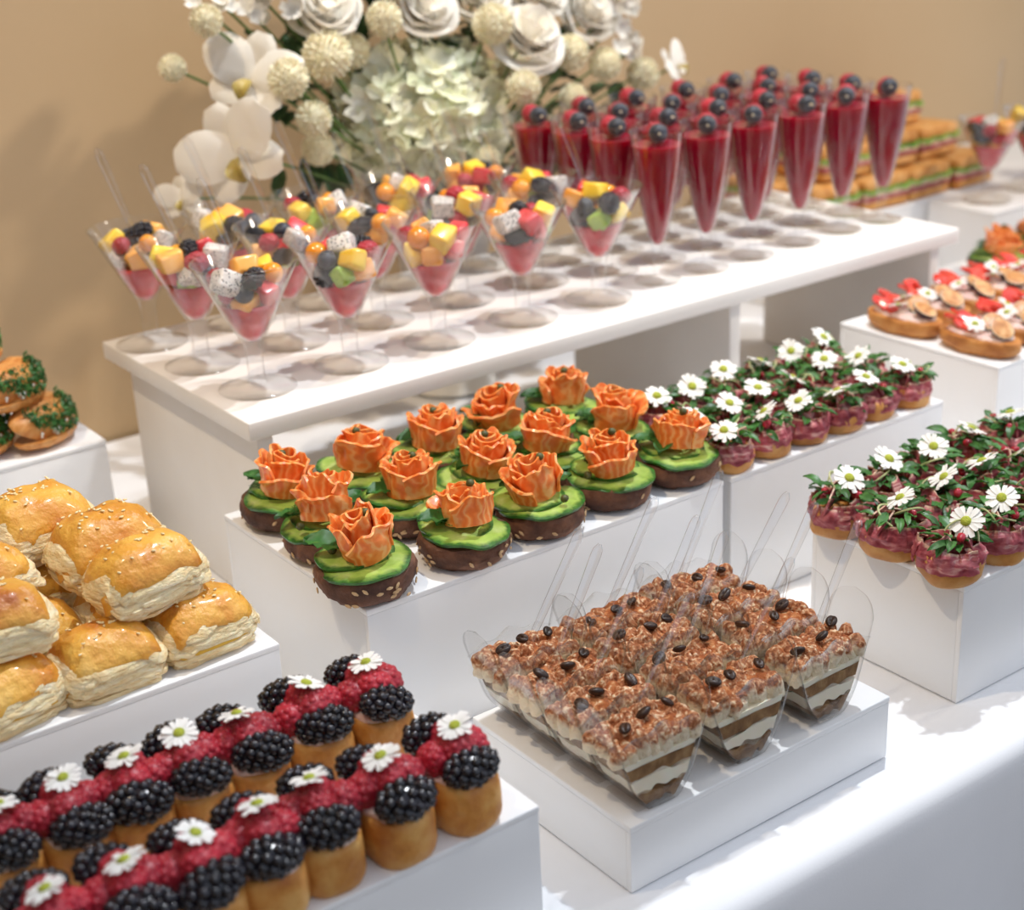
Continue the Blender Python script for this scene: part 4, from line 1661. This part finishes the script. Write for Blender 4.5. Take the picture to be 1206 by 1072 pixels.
for (k, x, y, z, r) in FLW:
    out = Vector((x - .86, 0, z - .30)) * 1.6
    d = CAMD + out * 1.2 + Vector((R(.15), 0, R(.15)))
    if k == 'hyd':
        hydrangea(x, y, z, r)
    elif k == 'rose':
        rose(x, y, z, r * 1.12, Vector((-.12, -.75, .55)) + out * .8)
    elif k == 'pom':
        obj('pompon', random.choice(POMP), fa, rel(x, y, z), (R(PI), R(PI), R(PI)), r)
    elif k == 'orchid':
        orchid(x, y, z, r * 1.3, d + Vector((R(.3), 0, R(.3))), R(.6))
    elif k == 'small':
        o = obj('small_blossom', SMB, fa, rel(x, y, z))
        orient(o, d, R(PI))
        o.scale = (r * 1.3,) * 3
    else:
        for q in range(3):
            o = obj('leaf', random.choice(FOL), fa, rel(x + R(.008), y + .006 * q, z + R(.008)))
            dd = Vector((R(1), -.5, R(1)))
            o.rotation_euler = dd.to_track_quat('Y', 'Z').to_euler()
            o.scale = (r * 1.25,) * 3
    if k in ('rose', 'pom', 'orchid', 'hyd', 'small') and r > .007:
        stem(neck + Vector((R(.02), R(.015), 0)), rel(x, y + (.03 if k == 'hyd' else .004), z))

for q in range(70):
    a, rr = R(PI), math.sqrt(random.random())
    x, z = .87 + .20 * rr * math.cos(a), .315 + .13 * rr * math.sin(a)
    o = obj('leaf', random.choice(FOL), fa, rel(x, R(1.305, 1.345), z))
    o.rotation_euler = Vector((math.cos(a) + R(.8), -.45, math.sin(a) + R(.8))).to_track_quat('Y', 'Z').to_euler()
    o.scale = (R(.03, .045),) * 3
for q in range(26):
    x, z = random.choice(((.63, .43), (.67, .42), (1.08, .37), (1.10, .35), (.72, .44), (1.07, .40)))
    o = obj('small_blossom', SMB, fa, rel(x + R(.03), 1.285 + R(.015), z + R(.02)))
    orient(o, CAMD + Vector((R(.5), R(.3), R(.5))), R(PI))
    o.scale = (R(.008, .012),) * 3

# ------------------------------------------------------------------ sandwiches in the background


def wedge(hx, hy, th, mat, seed, name):
    V, F = bevbox(hx, hy, th / 2, min(th * .3, .004))
    return G().add(nz(V, .0012, 50, seed), F).mesh(name, mat)


ST = [wedge(.038, .026, .014, 'toast', s, 'bread_top') for s in (1, 2)]
SBm = [wedge(.038, .026, .011, 'toast', s, 'bread_bottom') for s in (3, 4)]
SL = []
for s in (1, 2):
    P = []
    for i in range(20):
        u = -1 + 2 * i / 19
        P.append([(u * .040, v * .028, .0022 * math.sin(u * 9 + v * 4 + s) * (abs(u) ** 2 + abs(v) ** 2) * .8) for v in np.linspace(-1, 1, 12)])
    SL.append(G().add(*strip(P, .003)).mesh('lettuce', 'lettuce'))
SHm = wedge(.0385, .0265, .006, 'ham', 5, 'ham_filling')
SCm = wedge(.0385, .0262, .005, 'crumb', 6, 'cheese_slice')


def sandwich(x, y, z, rz, label, tilt=0):
    t = thing('sandwich', label, 'sandwich', (x, y, z), (tilt, 0, rz), 'sandwiches stacked by the wall')
    obj('bread_bottom', random.choice(SBm), t, (0, 0, .0062))
    obj('ham_filling', SHm, t, (0, 0, .0145))
    obj('cheese_slice', SCm, t, (0, 0, .0195))
    obj('lettuce', random.choice(SL), t, (0, 0, .0238))
    obj('bread_top', random.choice(ST), t, (0, 0, .0318), (R(.04), R(.05), 0))


k = 0
for lev, (xs, ys) in enumerate((((1.355, 1.44, 1.525, 1.61), (1.247, 1.308, 1.37)), ((1.395, 1.48, 1.565), (1.27, 1.335)), ((1.44, 1.525), (1.30,)))):
    for j, yy in enumerate(ys):
        for i, xx in enumerate(xs):
            sandwich(xx + R(.003), yy + R(.002), ZS + .0004 + lev * .0405, R(.12), f'toasted sandwich, {ORD[i]} from left, {ORD[j]} row, {("bottom", "middle", "top")[lev]} layer of the stack')
